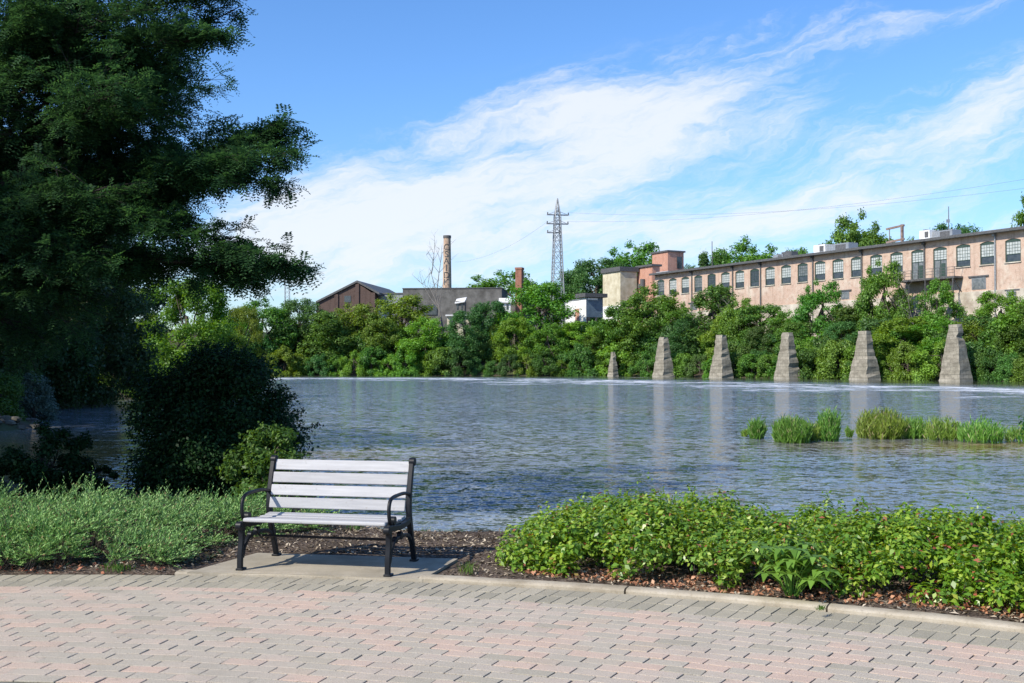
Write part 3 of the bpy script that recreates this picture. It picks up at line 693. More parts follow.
# local axes: x along wall, y = into the building is +y? rotate -> local y = left of x = (.882,.471): inward
EAVE = CAMZ+92.3/F*Z0; SILL = EAVE-4.35; HEAD = EAVE-1.05; GB = 5.5
WW = 2.5; xs0, xs1 = -1.6*pitch-1.0, 21.3*pitch
b = MB(); rev = MB()
bays = list(range(-1, 22)); doors = (15, 16)
for k in bays:
    xc = k*pitch; xl = xc-pitch/2; xr = xc+pitch/2; wl = xc-WW/2; wr = xc+WW/2
    sill = SILL-(1.35 if k in doors else 0); spring = HEAD-.28
    arcp = [(wr-WW*t, spring+.28*math.sin(pi*t)**.8) for t in np.linspace(0, 1, 9)]
    b.add([(xl, 0, GB), (wl, 0, GB), (wl, 0, EAVE), (xl, 0, EAVE)], [(0, 1, 2, 3)])
    b.add([(wr, 0, GB), (xr, 0, GB), (xr, 0, EAVE), (wr, 0, EAVE)], [(0, 1, 2, 3)])
    b.add([(wl, 0, GB), (wr, 0, GB), (wr, 0, sill), (wl, 0, sill)], [(0, 1, 2, 3)])
    ps = [(x_, 0, z_) for x_, z_ in arcp]
    for i in range(8):
        a1, a2 = ps[i], ps[i+1]; b.add([a1, (a1[0], 0, EAVE), (a2[0], 0, EAVE), a2], [(0, 1, 2, 3)])
    ol = [(wl, sill), (wr, sill)]+arcp
    for i in range(len(ol)):
        a1, a2 = ol[i], ol[(i+1) % len(ol)]
        b.add([(a1[0], 0, a1[1]), (a2[0], 0, a2[1]), (a2[0], .32, a2[1]), (a1[0], .32, a1[1])], [(0, 1, 2, 3)])
xL = -1.5*pitch; xR = 21.5*pitch; D = 16
b.add([(xL, 0, GB), (xL, D, GB), (xL, D, EAVE), (xL, 0, EAVE)], [(0, 1, 2, 3)]); b.add([(xR, 0, GB), (xR, D, GB), (xR, D, EAVE), (xR, 0, EAVE)], [(3, 2, 1, 0)])
b.add([(xL, D, GB), (xR, D, GB), (xR, D, EAVE), (xL, D, EAVE)], [(3, 2, 1, 0)])
b.build('wall', M_mill, mill)
b = MB(); b.box(((xL+xR)/2, D/2-.3, EAVE+.16), (xR-xL+.8, D+1.4, .30)); b.build('roof', M_roofm, mill)
b = MB(); b.box(((xL+xR)/2, -1.08, EAVE+.13), (xR-xL+.9, .16, .42)); b.build('gutter', M_dkmetal, mill, bevel=.03)
b = MB(); b.box(((xL+xR)/2, -.02, (EAVE-8.1+1)/2), (xR-xL, .3, EAVE-8.1-1)); fdn = b.build('stone_footing', M_found, mill)
def windowk(k):
    xc = k*pitch; sill = SILL-(1.35 if k in doors else 0); spring = HEAD-.28; dr = k in doors
    wf = MB(); y = .16; f = .13
    wl, wr = xc-WW/2+.01, xc+WW/2-.01
    wf.box((wl+f/2, y, (sill+spring)/2), (f, .12, spring-sill)); wf.box((wr-f/2, y, (sill+spring)/2), (f, .12, spring-sill))
    wf.box((xc, y, sill+f/2+.01), (WW-.3, .12, f))
    at = [(wr-(wr-wl)*t, spring+.26*math.sin(pi*t)**.8) for t in np.linspace(0, 1, 9)]; n = 9
    wf.add([(x_, y-.06, z_) for x_, z_ in at]+[(x_, y-.06, spring-.16) for x_, z_ in at]+[(x_, y+.06, z_) for x_, z_ in at]+[(x_, y+.06, spring-.16) for x_, z_ in at],
           [(i, i+1, n+i+1, n+i) for i in range(8)]+[(n+i, n+i+1, 3*n+i+1, 3*n+i) for i in range(8)])
    o = wf.build('window', M_greenf, mill)
    z1 = spring-.16; z0 = sill+f; lowh = {True: 2.6, False: random.choice([.95, 1.0, 1.15, .8])}[dr]
    pm = {3: M_glass, 6: M_glass, 5: M_pale}.get(k, M_pale if k > 6 or random.random() < .5 else M_grey_glass)
    if k in (9,): pm = M_grey_glass
    up = MB(); up.box((xc, y+.02, (z0+lowh+z1)/2), (WW-.28, .03, z1-z0-lowh)); up.build('upper_pane', pm, o)
    lo = MB(); lo.box((xc, y+.03, z0+lowh/2), (WW-.28, .03, lowh)); lo.build('lower_pane', M_glass if not dr else M_grey_glass, o)
    mu = MB()
    for i in range(1, 5 if not dr else 4): mu.box((xc-WW/2+.13+(WW-.26)*i/(5 if not dr else 4), y-.01, (z0+lowh+z1)/2), (.035, .04, z1-z0-lowh))
    nh = 4
    for i in range(1, nh): mu.box((xc, y-.012, z0+lowh+(z1-z0-lowh)*i/nh), (WW-.28, .035, .035))
    mu.box((xc, y-.02, z0+lowh), (WW-.28, .07, .09))
    if dr: mu.box((xc, y-.02, z0+lowh/2), (.10, .07, lowh)); mu.box((xc+.5, y-.02, z0+1.1), (.7, .05, 1.9))
    mu.build('glazing_bars', M_greenf, o)
    if not dr:
        s_ = MB(); s_.box((xc, -.06, sill-.06), (WW+.2, .22, .14)); s_.build('sill', M_found, o)
random.seed(11)
for k in bays: windowk(k)
# downpipes
for px in (692.5, 733.5, 761.5, 814, 863, 926, 997):
    # invert px -> t along wall
    t = (px-673)/(.00885*Z0*F/Z0-(-.01655)*(px-512)+0) if False else None
    c_ = -.01655; bb = 1.18; t = (673-px)/(px*c_-bb); x_ = t*pitch
    g_ = MB(); g_.tube([(x_, -.12, 6.5), (x_, -.12, EAVE-.3), (x_, -.75, EAVE-.05)], .14, 8); g_.box((x_, -.3, EAVE-.25), (.4, .5, .4))
    g_.build('downpipe', M_galv if px in (997,) else M_dkmetal, mill, smooth=True)
# basement windows
for px, wd, hh, zz in ((980, 2.4, 1.75, -6.95), (846, 1.8, 1.3, -7.2), (694, 2.2, 1.3, -7.2), (1014, 1.4, 2.4, -9.6)):
    t = (673-px)/(px*-.01655-1.18); x_ = t*pitch; zc = EAVE+zz
    g_ = MB(); g_.box((x_, -.40 if zz < -9 else -.03, zc), (wd, .08, hh)); o = g_.build('window', M_galv, mill)
    g_ = MB(); g_.box((x_, -.46 if zz < -9 else -.09, zc), (wd-.3, .05, hh-.25)); g_.build('pane', M_grey_glass, o)
    g_ = MB(); g_.box((x_, -.1, zc+hh/2+.12), (wd+1.0, .2, .22)); g_.build('lintel', M_dkmetal, o)
# balcony across the two doors
x1, x2 = 14.45*pitch, 17.0*pitch; bz = SILL-1.4
g_ = MB(); g_.box(((x1+x2)/2, -1.0, bz-.15), (x2-x1, 1.9, .3)); g_.build('balcony_deck', M_dkmetal, mill)
g_ = MB()
for i in range(9): xx = x1+(x2-x1)*i/8; g_.lbox((xx, -1.9, bz), (xx, -1.9, bz+1.35), .07)
for zz in (.5, .92, 1.35): g_.lbox((x1, -1.9, bz+zz), (x2, -1.9, bz+zz), .06)
for xx in (x1, x2): g_.lbox((xx, -1.9, bz+1.35), (xx, -.02, bz+1.35), .06)
g_.build('balcony_railing', M_dkmetal, mill)
g_ = MB()
for xx in (x1+.3, (x1+x2)/2, x2-.3): g_.lbox((xx, -1.8, bz-.3), (xx, -.1, bz-2.2), .12); g_.lbox((xx, -1.85, bz-.3), (xx, -1.85, bz-5.5), .16)
g_.build('balcony_bracket', M_dkmetal, mill)

def prism(name, pxa, pxb, ybot, ytop, Y, depth, m, parent, th=None, z0=None):
    pass
def block(root, name, m, a, L, Dp, z0, z1, rz):
    """box standing with its near-left corner at a (world xy), length L along rz, depth Dp inward"""
    q = Matrix.Rotation(rz, 3, 'Z'); c_ = Vector((a[0], a[1], 0))+q@Vector((L/2, Dp/2, 0)); b = MB(); b.box((c_.x, c_.y, (z0+z1)/2), (L, Dp, z1-z0), q)
    return b.build(name, m, root)
RZ = math.atan2(u_dir.y, u_dir.x)
def wpt(px, Y): return ((px-512)/F*Y, Y)
def zat(py, Y): return CAMZ+(HOR-py)/F*Y
# Each corner building: the near vertical edge at px_c; left face runs back-left along -u_dir, right face runs along inward normal
def corner_building(name, label, cat, px_l, px_c, px_r, ytop, ybot, Y, m, roofm, roof_t=.4, over=.3):
    n_in = -mz; cx_, cy_ = wpt(px_c, Y)
    def solve(dirv, px):
        u = (px-512)/F; return (u*cy_-cx_)/(dirv.x-u*dirv.y)
    L1 = solve(-u_dir, px_l); L2 = solve(n_in, px_r)
    a = (cx_-u_dir.x*L1, cy_-u_dir.y*L1); root = empty(name, (a[0], a[1], zat(ybot, Y)), RZ)
    tag(root, label, cat); H = zat(ytop, Y)-zat(ybot, Y)
    b = MB(); b.box((L1/2, L2/2, H/2), (L1, L2, H)); wall = b.build('wall', m, root)
    b = MB(); b.box((L1/2, L2/2, H+roof_t/2), (L1+2*over, L2+2*over, roof_t)); b.build('roof', roofm, root)
    return root, L1, L2, H
M_millb = brickmat('house_brick', (.46, .22, .15), (.52, .27, .19), (.48, .38, .32), patch=(.50, .30, .22), pf=.4)
# cream tower
r_, L1, L2, H = corner_building('cream_tower', 'cream rendered tower with dark roof between the white shed and brick mill', 'tower', 603, 620.5, 637, 271, 330, 236, M_cream, M_dkmetal, 1.0, .35)
b = MB(); b.box((L1/2, -.06, H*.29), (L1+.1, .12, H*.26)); b.build('white_band', M_white, r_)
b = MB(); b.box((L1/2, -.07, H*.08), (L1+.1, .14, H*.155)); b.build('brick_base', M_millb, r_)
for fx in (.3, .7):
    b = MB(); b.box((L1*fx, -.16, H*.30), (1.0, .08, 1.1)); b.build('window', M_grey_glass, r_)
# brick roof house on the mill
r_, L1, L2, H = corner_building('brick_roof_house', 'brick penthouse box rising above the left end of the mill', 'building', 652.5, 668, 684, 251.5, 300, 240, M_millb, M_dkmetal, .35, .3)
b = MB(); b.box((L1+.04, L2*.72, H-2.3), (.12, 1.3, 2.6)); b.build('window', M_glass, r_)
r_, L1, L2, H = corner_building('brick_annex', 'lower brick annex left of the brick penthouse box', 'building', 637.5, 652.5, 660, 266, 330, 234, M_millb, M_dkmetal, .45, .35)
b = MB(); b.tube([(L1*.45, -.35, H-4.2), (L1*.45, -.35, H-2.6)], .55, 10); b.build('wall_fan', M_dkmetal, r_)
b = MB(); b.box((L1*.3, -.25, H-4.0), (1.6, .5, .9)); b.build('vent_box', M_dkmetal, r_)
# light metal roof between the annex and the mill
r_, L1, L2, H = corner_building('metal_roof_lean_to', 'pale metal roofed lean-to below the brick penthouse box', 'building', 654, 668, 702, 276, 300, 231, M_white, M_roofm, 1.1, .2)
# white shed with blue hanging box
r_, L1, L2, H = corner_building('white_shed', 'white rendered shed with brick patch above the trees', 'shed', 565.5, 585, 590, 299.5, 322, 226, M_white, M_galv, .2, .1)
b = MB(); b.box((L1*.62, -.05, H*.3), (1.5, .1, 3.0)); b.build('brick_patch', M_millb, r_)
M_blue = simple('blue_grey_sheet', (.08, .13, .18), (.14, .20, .25), 1.5, .6)
r_, L1, L2, H = corner_building('blue_shed', 'blue-grey sheet metal shed on posts beside the white shed', 'shed', 580, 586.5, 603, 297, 317, 224, M_blue, M_dkmetal, .8, .7)
b = MB(); b.box((L1/2, -.05, H*.48), (L1, .1, H*.96+2.0)); b.build('end_panel', M_white, r_)
b = MB(); b.box((L1+.1, L2*.35, H-.35), (.15, L2*.6, .4)); b.build('fascia_board', M_white, r_)
b = MB()
for fx, fy in ((.1, .1), (.95, .15), (.95, .6), (.9, .95)): b.lbox((L1*fx, L2*fy, -5), (L1*fx, L2*fy, 0), .3)
b.build('post', M_dkmetal, r_)

# gabled brown building
Yb = 262
gb = empty('gabled_brick_building', (*wpt(349, Yb), gz(*wpt(349, Yb))), R(-8)); tag(gb, 'dark brown brick building with a shallow gable on the far bank', 'building')
zb = gb.location.z; sc_ = Yb/F
def gp(px, py): return ((px-349)*sc_, (HOR-py)*sc_+CAMZ-zb)
el_ = gp(315, 302); rp = gp(357.5, 281.5); er = gp(380.5, 294); 
prof = [(el_[0], 0), (er[0]-1.2, 0), (er[0]-1.2, er[1]-.3), (rp[0], rp[1]-.3), (el_[0], el_[1]-.3)]
b = MB(); n = 5; b.add([(x_, 0, z_) for x_, z_ in prof]+[(x_, 30, z_) for x_, z_ in prof], [tuple(range(5)), tuple(range(9, 4, -1))]+[(i, i+5, (i+1) % 5+5, (i+1) % 5) for i in range(5)])
b.build('wall', M_brown, gb)
for (p1, p2) in ((el_, rp), (rp, er)):
    b = MB(); b.add([(p1[0], -.5, p1[1]-.25), (p2[0], -.5, p2[1]-.25), (p2[0], -.5, p2[1]+.25), (p1[0], -.5, p1[1]+.25), (p1[0], 30.5, p1[1]-.25), (p2[0], 30.5, p2[1]-.25), (p2[0], 30.5, p2[1]+.25), (p1[0], 30.5, p1[1]+.25)],
        [(0, 1, 2, 3), (7, 6, 5, 4), (3, 2, 6, 7), (4, 5, 1, 0), (0, 3, 7, 4), (1, 5, 6, 2)]); b.build('roof', M_dkmetal, gb)
for px in (336, 357.5, 374):
    x_, _z = gp(px, 300); hz = np.interp(x_, [el_[0], rp[0], er[0]], [el_[1], rp[1], er[1]])-.55; b = MB(); b.box((x_, -.15, hz/2), (.9, .3, hz)); b.build('pilaster', M_brown, gb)
x_, z_ = gp(347.5, 299); b = MB(); b.box((x_, -.06, z_), (1.6, .1, 1.6)); b.build('window', M_glass, gb)
# pale annex
bA = empty('pale_annex', (*wpt(391, 264), zat(330, 264)), R(-8)); tag(bA, 'low pale grey sheet metal annex right of the gabled brick building', 'building')
H = zat(294, 264)-zat(330, 264); b = MB(); b.box((0, 4, H/2), (32/F*264, 8, H)); b.build('wall', M_galv, bA)
b = MB(); b.box((0, 4, H+.15), (34/F*264, 8.4, .3)); b.build('roof', M_dkmetal, bA)
b = MB(); b.box((-2.6, -.1, H-4), (2, .15, 3.5)); b.build('door', M_white, bA)
# grey block building
bA = empty('grey_block_building', (*wpt(452, 258), zat(345, 258)), R(-5)); tag(bA, 'long windowless dark grey block building behind the dead tree', 'building')
H = zat(288.5, 258)-zat(345, 258); b = MB(); b.box((0, 7, H/2), (100/F*258, 14, H)); b.build('wall', M_greyc, bA)
b = MB(); b.box((0, 7, H+.1), (101/F*258, 14.3, .2)); b.build('coping', M_dkmetal, bA)
b = MB(); b.box((-5.2, -.12, H-5), (3.2, .2, 2.4)); b.build('window', M_glass, bA)
bA = empty('low_grey_building', (*wpt(522, 256), zat(345, 256)), R(-5)); tag(bA, 'lower grey-brown building around the square brick chimney', 'building')
H = zat(303, 256)-zat(345, 256); b = MB(); b.box((0, 5, H/2), (44/F*256, 10, H)); b.build('wall', M_greyc, bA)
b = MB(); b.box((0, 5, H+.1), (45/F*256, 10.3, .2)); b.build('coping', M_dkmetal, bA)
# small white-roofed huts
for i, (px, yt, wpx, lab) in enumerate(((460, 301, 9, 'small white roofed hut before the grey block building, beside the dead tree'), (505, 301, 11, 'small white hut with dark openings left of the square brick chimney'), (458, 316, 22, 'low cream hut with dark openings right of the dead tree trunk'))):
    Yh = 250; r_ = empty('hut', (*wpt(px, Yh), zat(yt+26, Yh)), R(-5+i*4)); tag(r_, lab, 'hut')
    W = wpx/F*Yh; H = zat(yt, Yh)-zat(yt+26, Yh); b = MB(); b.box((0, 1.5, H/2), (W, 3, H)); b.build('wall', M_cream if i == 2 else M_greyc if i == 0 else M_white, r_)
    b = MB(); b.box((0, 1.3, H+.2), (W*1.15, 3.8, .22), Matrix.Rotation(R(18 if i < 2 else 4), 3, 'X')@Matrix.Rotation(R(-10 if i == 0 else 0), 3, 'Y')); b.build('roof', M_white, r_)
    for fx in (-.28, .22): b = MB(); b.box((W*fx, -.03, H-1.3), (W*.2, .08, 1.3)); b.build('window', M_glass, r_)

# chimneys
m, nt_, out = mat('chimney_brick'); v = objco(nt_)
n1 = noise(nt_, mapv(nt_, v, (1, 1, .35)), 1.1, 6, .7); c = RAMP(nt_, n1, [(.3, (.20, .12, .085)), (.45, (.40, .28, .20)), (.62, (.55, .43, .32))])
n2 = noise(nt_, v, 3, 4); c = MIX(nt_, M(nt_, 'MULTIPLY', SS(nt_, n2, .5, .7), .4), c, (.18, .12, .09))
p = N(nt_, 'ShaderNodeBsdfPrincipled', ins={'Base Color': c, 'Roughness': .92, 'Specular IOR Level': .15}); nt_.links.new(p.outputs[0], out.inputs[0]); M_chim = m
Yc = 300; x_, _ = wpt(447, Yc); zc = gz(x_, Yc); ch = empty('round_chimney', (x_, Yc, zc)); tag(ch, 'tall tapered tan brick smokestack with dark vertical lettering', 'chimney')
H = zat(235.3, Yc)-zc; b = MB(); r1, r2 = 5.3/F*Yc, 3.5/F*Yc
b.tube([(0, 0, H*i/8) for i in range(9)], [r1+(r2-r1)*i/8 for i in range(9)], 20, cap=False); b.add([(cos(g)*r2*.75, sin(g)*r2*.75, H-.4) for g in np.linspace(0, 2*pi, 20, endpoint=False)], [tuple(range(20))])
b.build('shaft', M_chim, ch, smooth=True)
b = MB(); b.tube([(0, 0, H-.7), (0, 0, H)], r2+.14, 20); b.build('cap', M_dkmetal, ch, smooth=True)
for i, t_ in enumerate('CSAIDK'):
    cu = bpy.data.curves.new('letter', 'FONT'); cu.body = t_; cu.size = 2.4; cu.align_x = 'CENTER'; cu.align_y = 'CENTER'; cu.extrude = .05
    zl = zat(247.5+i*7.0, Yc)-zc; rr = r1+(r2-r1)*zl/H
    o = bpy.data.objects.new('letter', cu); dg = bpy.context.evaluated_depsgraph_get(); C.objects.link(o)
    me = bpy.data.meshes.new_from_object(o.evaluated_get(bpy.context.evaluated_depsgraph_get())); C.objects.unlink(o); bpy.data.objects.remove(o)
    me.materials.clear(); me.materials.append(M_dkmetal)
    a0 = R(-8)
    vv = np.array([v_.co[:] for v_ in me.vertices])
    # wrap the letter round the shaft
    th = vv[:, 0]/rr+a0; rad = rr+.03+vv[:, 2]
    nv = np.column_stack([np.sin(th)*rad, -np.cos(th)*rad, vv[:, 1]+zl]); me.vertices.foreach_set('co', nv.astype(np.float32).ravel()); me.update()
    link(bpy.data.objects.new('letter', me), ch)
Yc = 254; x_, _ = wpt(519.5, Yc); ch = empty('square_chimney', (x_, Yc, gz(x_, Yc)), R(-20)); tag(ch, 'short square red brick chimney among tree crowns', 'chimney'); H = zat(267.5, Yc)-gz(x_, Yc)
M_red = brickmat('red_brick', (.27, .11, .075), (.33, .15, .10), (.26, .2, .16), patch=(.30, .16, .12))
b = MB(); b.box((0, 0, H/2), (1.5, 1.5, H)); b.build('shaft', M_red, ch); b = MB(); b.box((0, 0, H-.25), (1.72, 1.72, .5)); b.build('cap', M_red, ch)

# pylon
Yp = 240; x_, _ = wpt(557.5, Yp); zp = zat(335, Yp); py_ = empty('lattice_pylon', (x_, Yp, zp), R(12)); tag(py_, 'tall steel lattice power pylon with three crossarms', 'pylon')
H = zat(198, Yp)-zp; b = MB(); 
def hw(z): f_ = z/H; return (1.55 if f_ < 0 else 1.55-.95*min(1, f_/.86)) if f_ < .86 else .6*(1-(f_-.86)/.14)+.03
lv = [0, .09, .18, .27, .36, .45, .53, .61, .69, .75, .81, .86, .93, 1.0]
cr = [(-1, -1), (1, -1), (1, 1), (-1, 1)]
for i in range(len(lv)-1):
    za, zc = lv[i]*H, lv[i+1]*H; wa, wc = hw(za), hw(zc)
    for k in range(4):
        a_, c_ = cr[k], cr[(k+1) % 4]
        b.lbox((a_[0]*wa, a_[1]*wa, za), (a_[0]*wc, a_[1]*wc, zc), .17)
        b.lbox((a_[0]*wa, a_[1]*wa, za), (c_[0]*wc, c_[1]*wc, zc), .09); b.lbox((c_[0]*wa, c_[1]*wa, za), (a_[0]*wc, a_[1]*wc, zc), .09)
        b.lbox((a_[0]*wc, a_[1]*wc, zc), (c_[0]*wc, c_[1]*wc, zc), .09)
b.build('tower_lattice', M_galv, py_)
arms = []
for yy, hl, hr in ((214.5, 2.3, 2.6), (223.5, 2.4, 2.5), (232.5, 2.3, .7)):
    z_ = zat(yy, Yp)-zp; b = MB(); b.box(((hr-hl)/2, -.4, z_), (hl+hr, .16, .16)); b.box(((hr-hl)/2, .4, z_), (hl+hr, .16, .16))
    b.lbox((-hl, 0, z_), (0, 0, z_+.9), .08); b.lbox((hr, 0, z_), (0, 0, z_+.9), .08); b.build('crossarm', M_galv, py_); arms.append((z_+zp, -hl, hr))
    b = MB()
    for xx in (-hl+.1, hr-.1): b.tube([(xx, 0, z_), (xx, 0, z_+.55)], .13, 8)
    b.build('insulator', M_dkmetal, py_)
# power lines
M_wire = simple('wire', (.12, .12, .12), (.16, .16, .16), 3, .7)
def wire(a, b_, sag, lab, rad=.03):
    a = Vector(a); b_ = Vector(b_); m_ = MB(); m_.tube([a.lerp(b_, t)-Vector((0, 0, sag*4*t*(1-t))) for t in np.linspace(0, 1, 24)], rad*.55, 5)
    tag(m_.build('power_line', M_wire), lab, 'power line', 'power lines strung from the pylon')
pc = Vector((x_, Yp, 0))
for i, (z_, l_, r__) in enumerate(arms[:2]):
    wire(pc+Vector((r__*.9, 0, z_+.5)), P(1100, 178+i*8-i*20, 150), 2.2, ('upper' if i == 0 else 'lower')+' thin wire running right from the pylon over the mill')
wire(pc+Vector((-2.2, 0, arms[1][0]+.5)), P(455, 262, 300), 2.0, 'thin wire running down left from the pylon to the smokestack')
# poles
def pole(px, yt, yb, Y, wd, name, lab, cat, extra=None, m=M_dkmetal):
    x_, _ = wpt(px, Y); r_ = empty(name, (x_, Y, zat(yb, Y))); tag(r_, lab, cat); H = zat(yt, Y)-zat(yb, Y)
    b = MB(); b.tube([(0, 0, 0), (0, 0, H)], [wd, wd*.6], 8); b.build('pole', m, r_)
    if extra: extra(r_, H)
    return r_
def ex(r_, H):
    b = MB(); b.box((0, 0, H*.72), (1.4, .12, .14)); b.build('crossarm', M_dkmetal, r_)
pole(712.5, 241, 300, 285, .16, 'utility_pole', 'thin utility pole between the conifer and the round tree', 'pole', ex)
zr = EAVE+.3
def roofpt(px, back):
    t = (673-px)/(px*-.01655-1.18); q = Vector((X0, Z0, 0))+u_dir*t*pitch-mz*back; return q
q = roofpt(941, 2)
b = empty('roof_antenna', (q.x, q.y, zr)); tag(b, 'slim mast antenna standing on the mill roof', 'antenna'); H = (HOR-206)/F*q.y+CAMZ-zr
g_ = MB(); g_.tube([(0, 0, 0), (0, 0, H)], [.09, .05], 6); g_.box((0, 0, .1), (.7, .7, .2)); g_.build('mast', M_dkmetal, b); g_ = MB(); g_.box((-.1, 0, H*.55), (.5, .14, .5)); g_.build('box', M_galv, b)
for px, L, Dd, h, lab, mm, bk in ((781, 3.2, 1.6, 1.2, 'dark cooling unit on the mill roof, second from the left', M_dkmetal, 2.2), (773, 3.2, 1.5, .8, 'low pale cooling unit on the mill roof, leftmost', M_galv, 2.0), (813, 3.4, 1.8, 1.7, 'white and dark cooling unit on the roof left of the long duct', M_white, 2.5),
        (827, 8, 2.2, 1.5, 'long grey duct box on the middle of the mill roof', M_galv, 3), (922, 2.4, 1.6, 1.6, 'white cooling unit left of the roof antenna', M_white, 1.6), (934, 6, 2.0, 1.3, 'grey louvred unit at the foot of the roof antenna', M_galv, 2.4)):
    h *= .92; L *= .8; q = roofpt(px, bk); r_ = empty('cooling_unit', (q.x, q.y, zr), RZ); tag(r_, lab, 'cooling unit', 'units on the mill roof')
    b = MB(); b.box((0, 0, h/2+.12), (L, Dd, h)); b.build('casing', mm, r_, bevel=.03)
    b = MB(); b.box((L*.22, -Dd/2-.03, h*.55+.1), (L*.36, .06, h*.6)); b.build('grille', M_dkmetal, r_); b = MB(); b.tube([(-L*.2, 0, h+.12), (-L*.2, 0, h+.3)], .45, 12); b.build('fan', M_dkmetal, r_)
    b = MB(); b.box((0, 0, .06), (L*.9, Dd*.8, .12)); b.build('base', M_dkmetal, r_)
M_rust = simple('rusty_wood', (.14, .09, .07), (.26, .2, .17), 3, .9)
q = roofpt(882, 3); r_ = empty('sign_frame', (q.x, q.y, zr), RZ); tag(r_, 'bare rectangular sign frame of posts and two beams on the mill roof', 'frame'); s_ = q.y/F
b = MB()
b.lbox((-1.0, .0, 0), (-1.0, 0, 19*s_), .1); b.lbox((1.6, 0, 0), (1.6, 0, 21*s_), .36)
b.build('post', M_rust, r_)
for zz in (5.5, 19): b = MB(); b.lbox((-1.6, 0, (zz-.7)*s_), (2.0, 0, (zz+.8)*s_), .3); b.build('beam', M_rust, r_)
# small lattice mast behind the left tree
x_, _ = wpt(287, 280); r_ = empty('lattice_mast', (x_, 280, gz(x_, 280))); tag(r_, 'thin lattice mast seen below the overhanging locust branch', 'mast'); H = zat(272, 280)-gz(x_, 280)
b = MB(); w_ = .55
for k in range(14):
    za, zc = H*k/14, H*(k+1)/14
    for j in range(4):
        a_, c_ = cr[j], cr[(j+1) % 4]; b.lbox((a_[0]*w_, a_[1]*w_, za), (a_[0]*w_, a_[1]*w_, zc), .1); b.lbox((a_[0]*w_, a_[1]*w_, za), (c_[0]*w_, c_[1]*w_, zc), .06)
b.build('mast_lattice', M_galv, r_)
# dead trees
def dead(px, yt, yb, Y, lab, seed, lean_=-.05):
    random.seed(seed); x_, _ = wpt(px, Y); zb_ = zat(yb, Y); H = zat(yt, Y)-zb_; b = MB()
    def br(p0, d, L, r_, dep):
        p = [p0]; dd = d.copy()
        for i in range(4):
            dd = (dd+Vector((random.gauss(0, .07), random.gauss(0, .07), random.gauss(.03, .05)))).normalized(); p.append(p[-1]+dd*L/4)
        b.tube(p, [r_*(1-.2*i) for i in range(5)], 5)
        if dep: 
            for i in range(5 if dep > 1 else 4):
                t = random.choice(p[1:]); nd = (dd*random.uniform(.3, .8)+Vector((random.gauss(0, 1), random.gauss(0, .7), random.uniform(0, .7)))*.7).normalized(); br(t, nd, L*random.uniform(.35, .55), r_*.45, dep-1)
    br(Vector((0, 0, 0)), Vector((lean_, 0, 1)), H*.9, .014*H, 3)
    r_ = empty('dead_tree', (x_, Y, zb_)); tag(r_, lab, 'dead tree'); b.build('trunk', M_deadwood, r_)
dead(446, 262, 350, 225, 'bare grey dead tree before the dark grey block building', 12)
dead(915, 288, 335, 160, 'small bare pale sapling under the mill balcony', 5)
dead(727, 300, 335, 185, 'bare grey branches showing before the mill right of the third pier', 8)

# ------------------------------------------------------------------ stone piers
m, nt_, out = mat('pier_stone'); v = objco(nt_)
s_ = N(nt_, 'ShaderNodeSeparateXYZ', ins={0: v}); cb = N(nt_, 'ShaderNodeCombineXYZ', ins={0: M(nt_, 'ADD', s_.outputs[0], s_.outputs[1]), 1: s_.outputs[2], 2: 0.0})
br = N(nt_, 'ShaderNodeTexBrick', ins={'Vector': cb.outputs[0], 'Color1': (.34, .31, .25, 1), 'Color2': (.25, .23, .18, 1), 'Mortar': (.12, .11, .09, 1), 'Scale': 1.1, 'Mortar Size': .025, 'Brick Width': 1.1, 'Row Height': .55})
n1 = noise(nt_, v, .9, 6, .7); n2 = noise(nt_, v, 4, 5, .7)
c = MIX(nt_, M(nt_, 'MULTIPLY', SS(nt_, n1, .42, .6), .7), br.outputs[0], (.15, .135, .105)); c = MIX(nt_, M(nt_, 'MULTIPLY', SS(nt_, n2, .5, .7), .45), c, (.36, .32, .25))
wl_ = M(nt_, 'SUBTRACT', 1.0, SS(nt_, s_.outputs[2], .7, 1.5)); c = MIX(nt_, M(nt_, 'MULTIPLY', wl_, .6), c, (.55, .53, .48))
p = N(nt_, 'ShaderNodeBsdfPrincipled', ins={'Base Color': c, 'Roughness': .95, 'Specular IOR Level': .1, 'Normal': bump(nt_, M(nt_, 'ADD', br.outputs['Fac'], M(nt_, 'MULTIPLY', n2, -1)), -.6, .08)}); nt_.links.new(p.outputs[0], out.inputs[0]); M_pier = m
tops = [352, 337, 335, 332.5, 331, 324.5]
plabs = ['short overgrown stone pier, leftmost of the six in the river', 'slim tapered stone pier, second from the left', 'tapered stone pier, third from the left', 'tapered stone pier, fourth from the left', 'tapered stone pier with a notched ledge half way up', 'largest tapered stone pier, rightmost of the six']
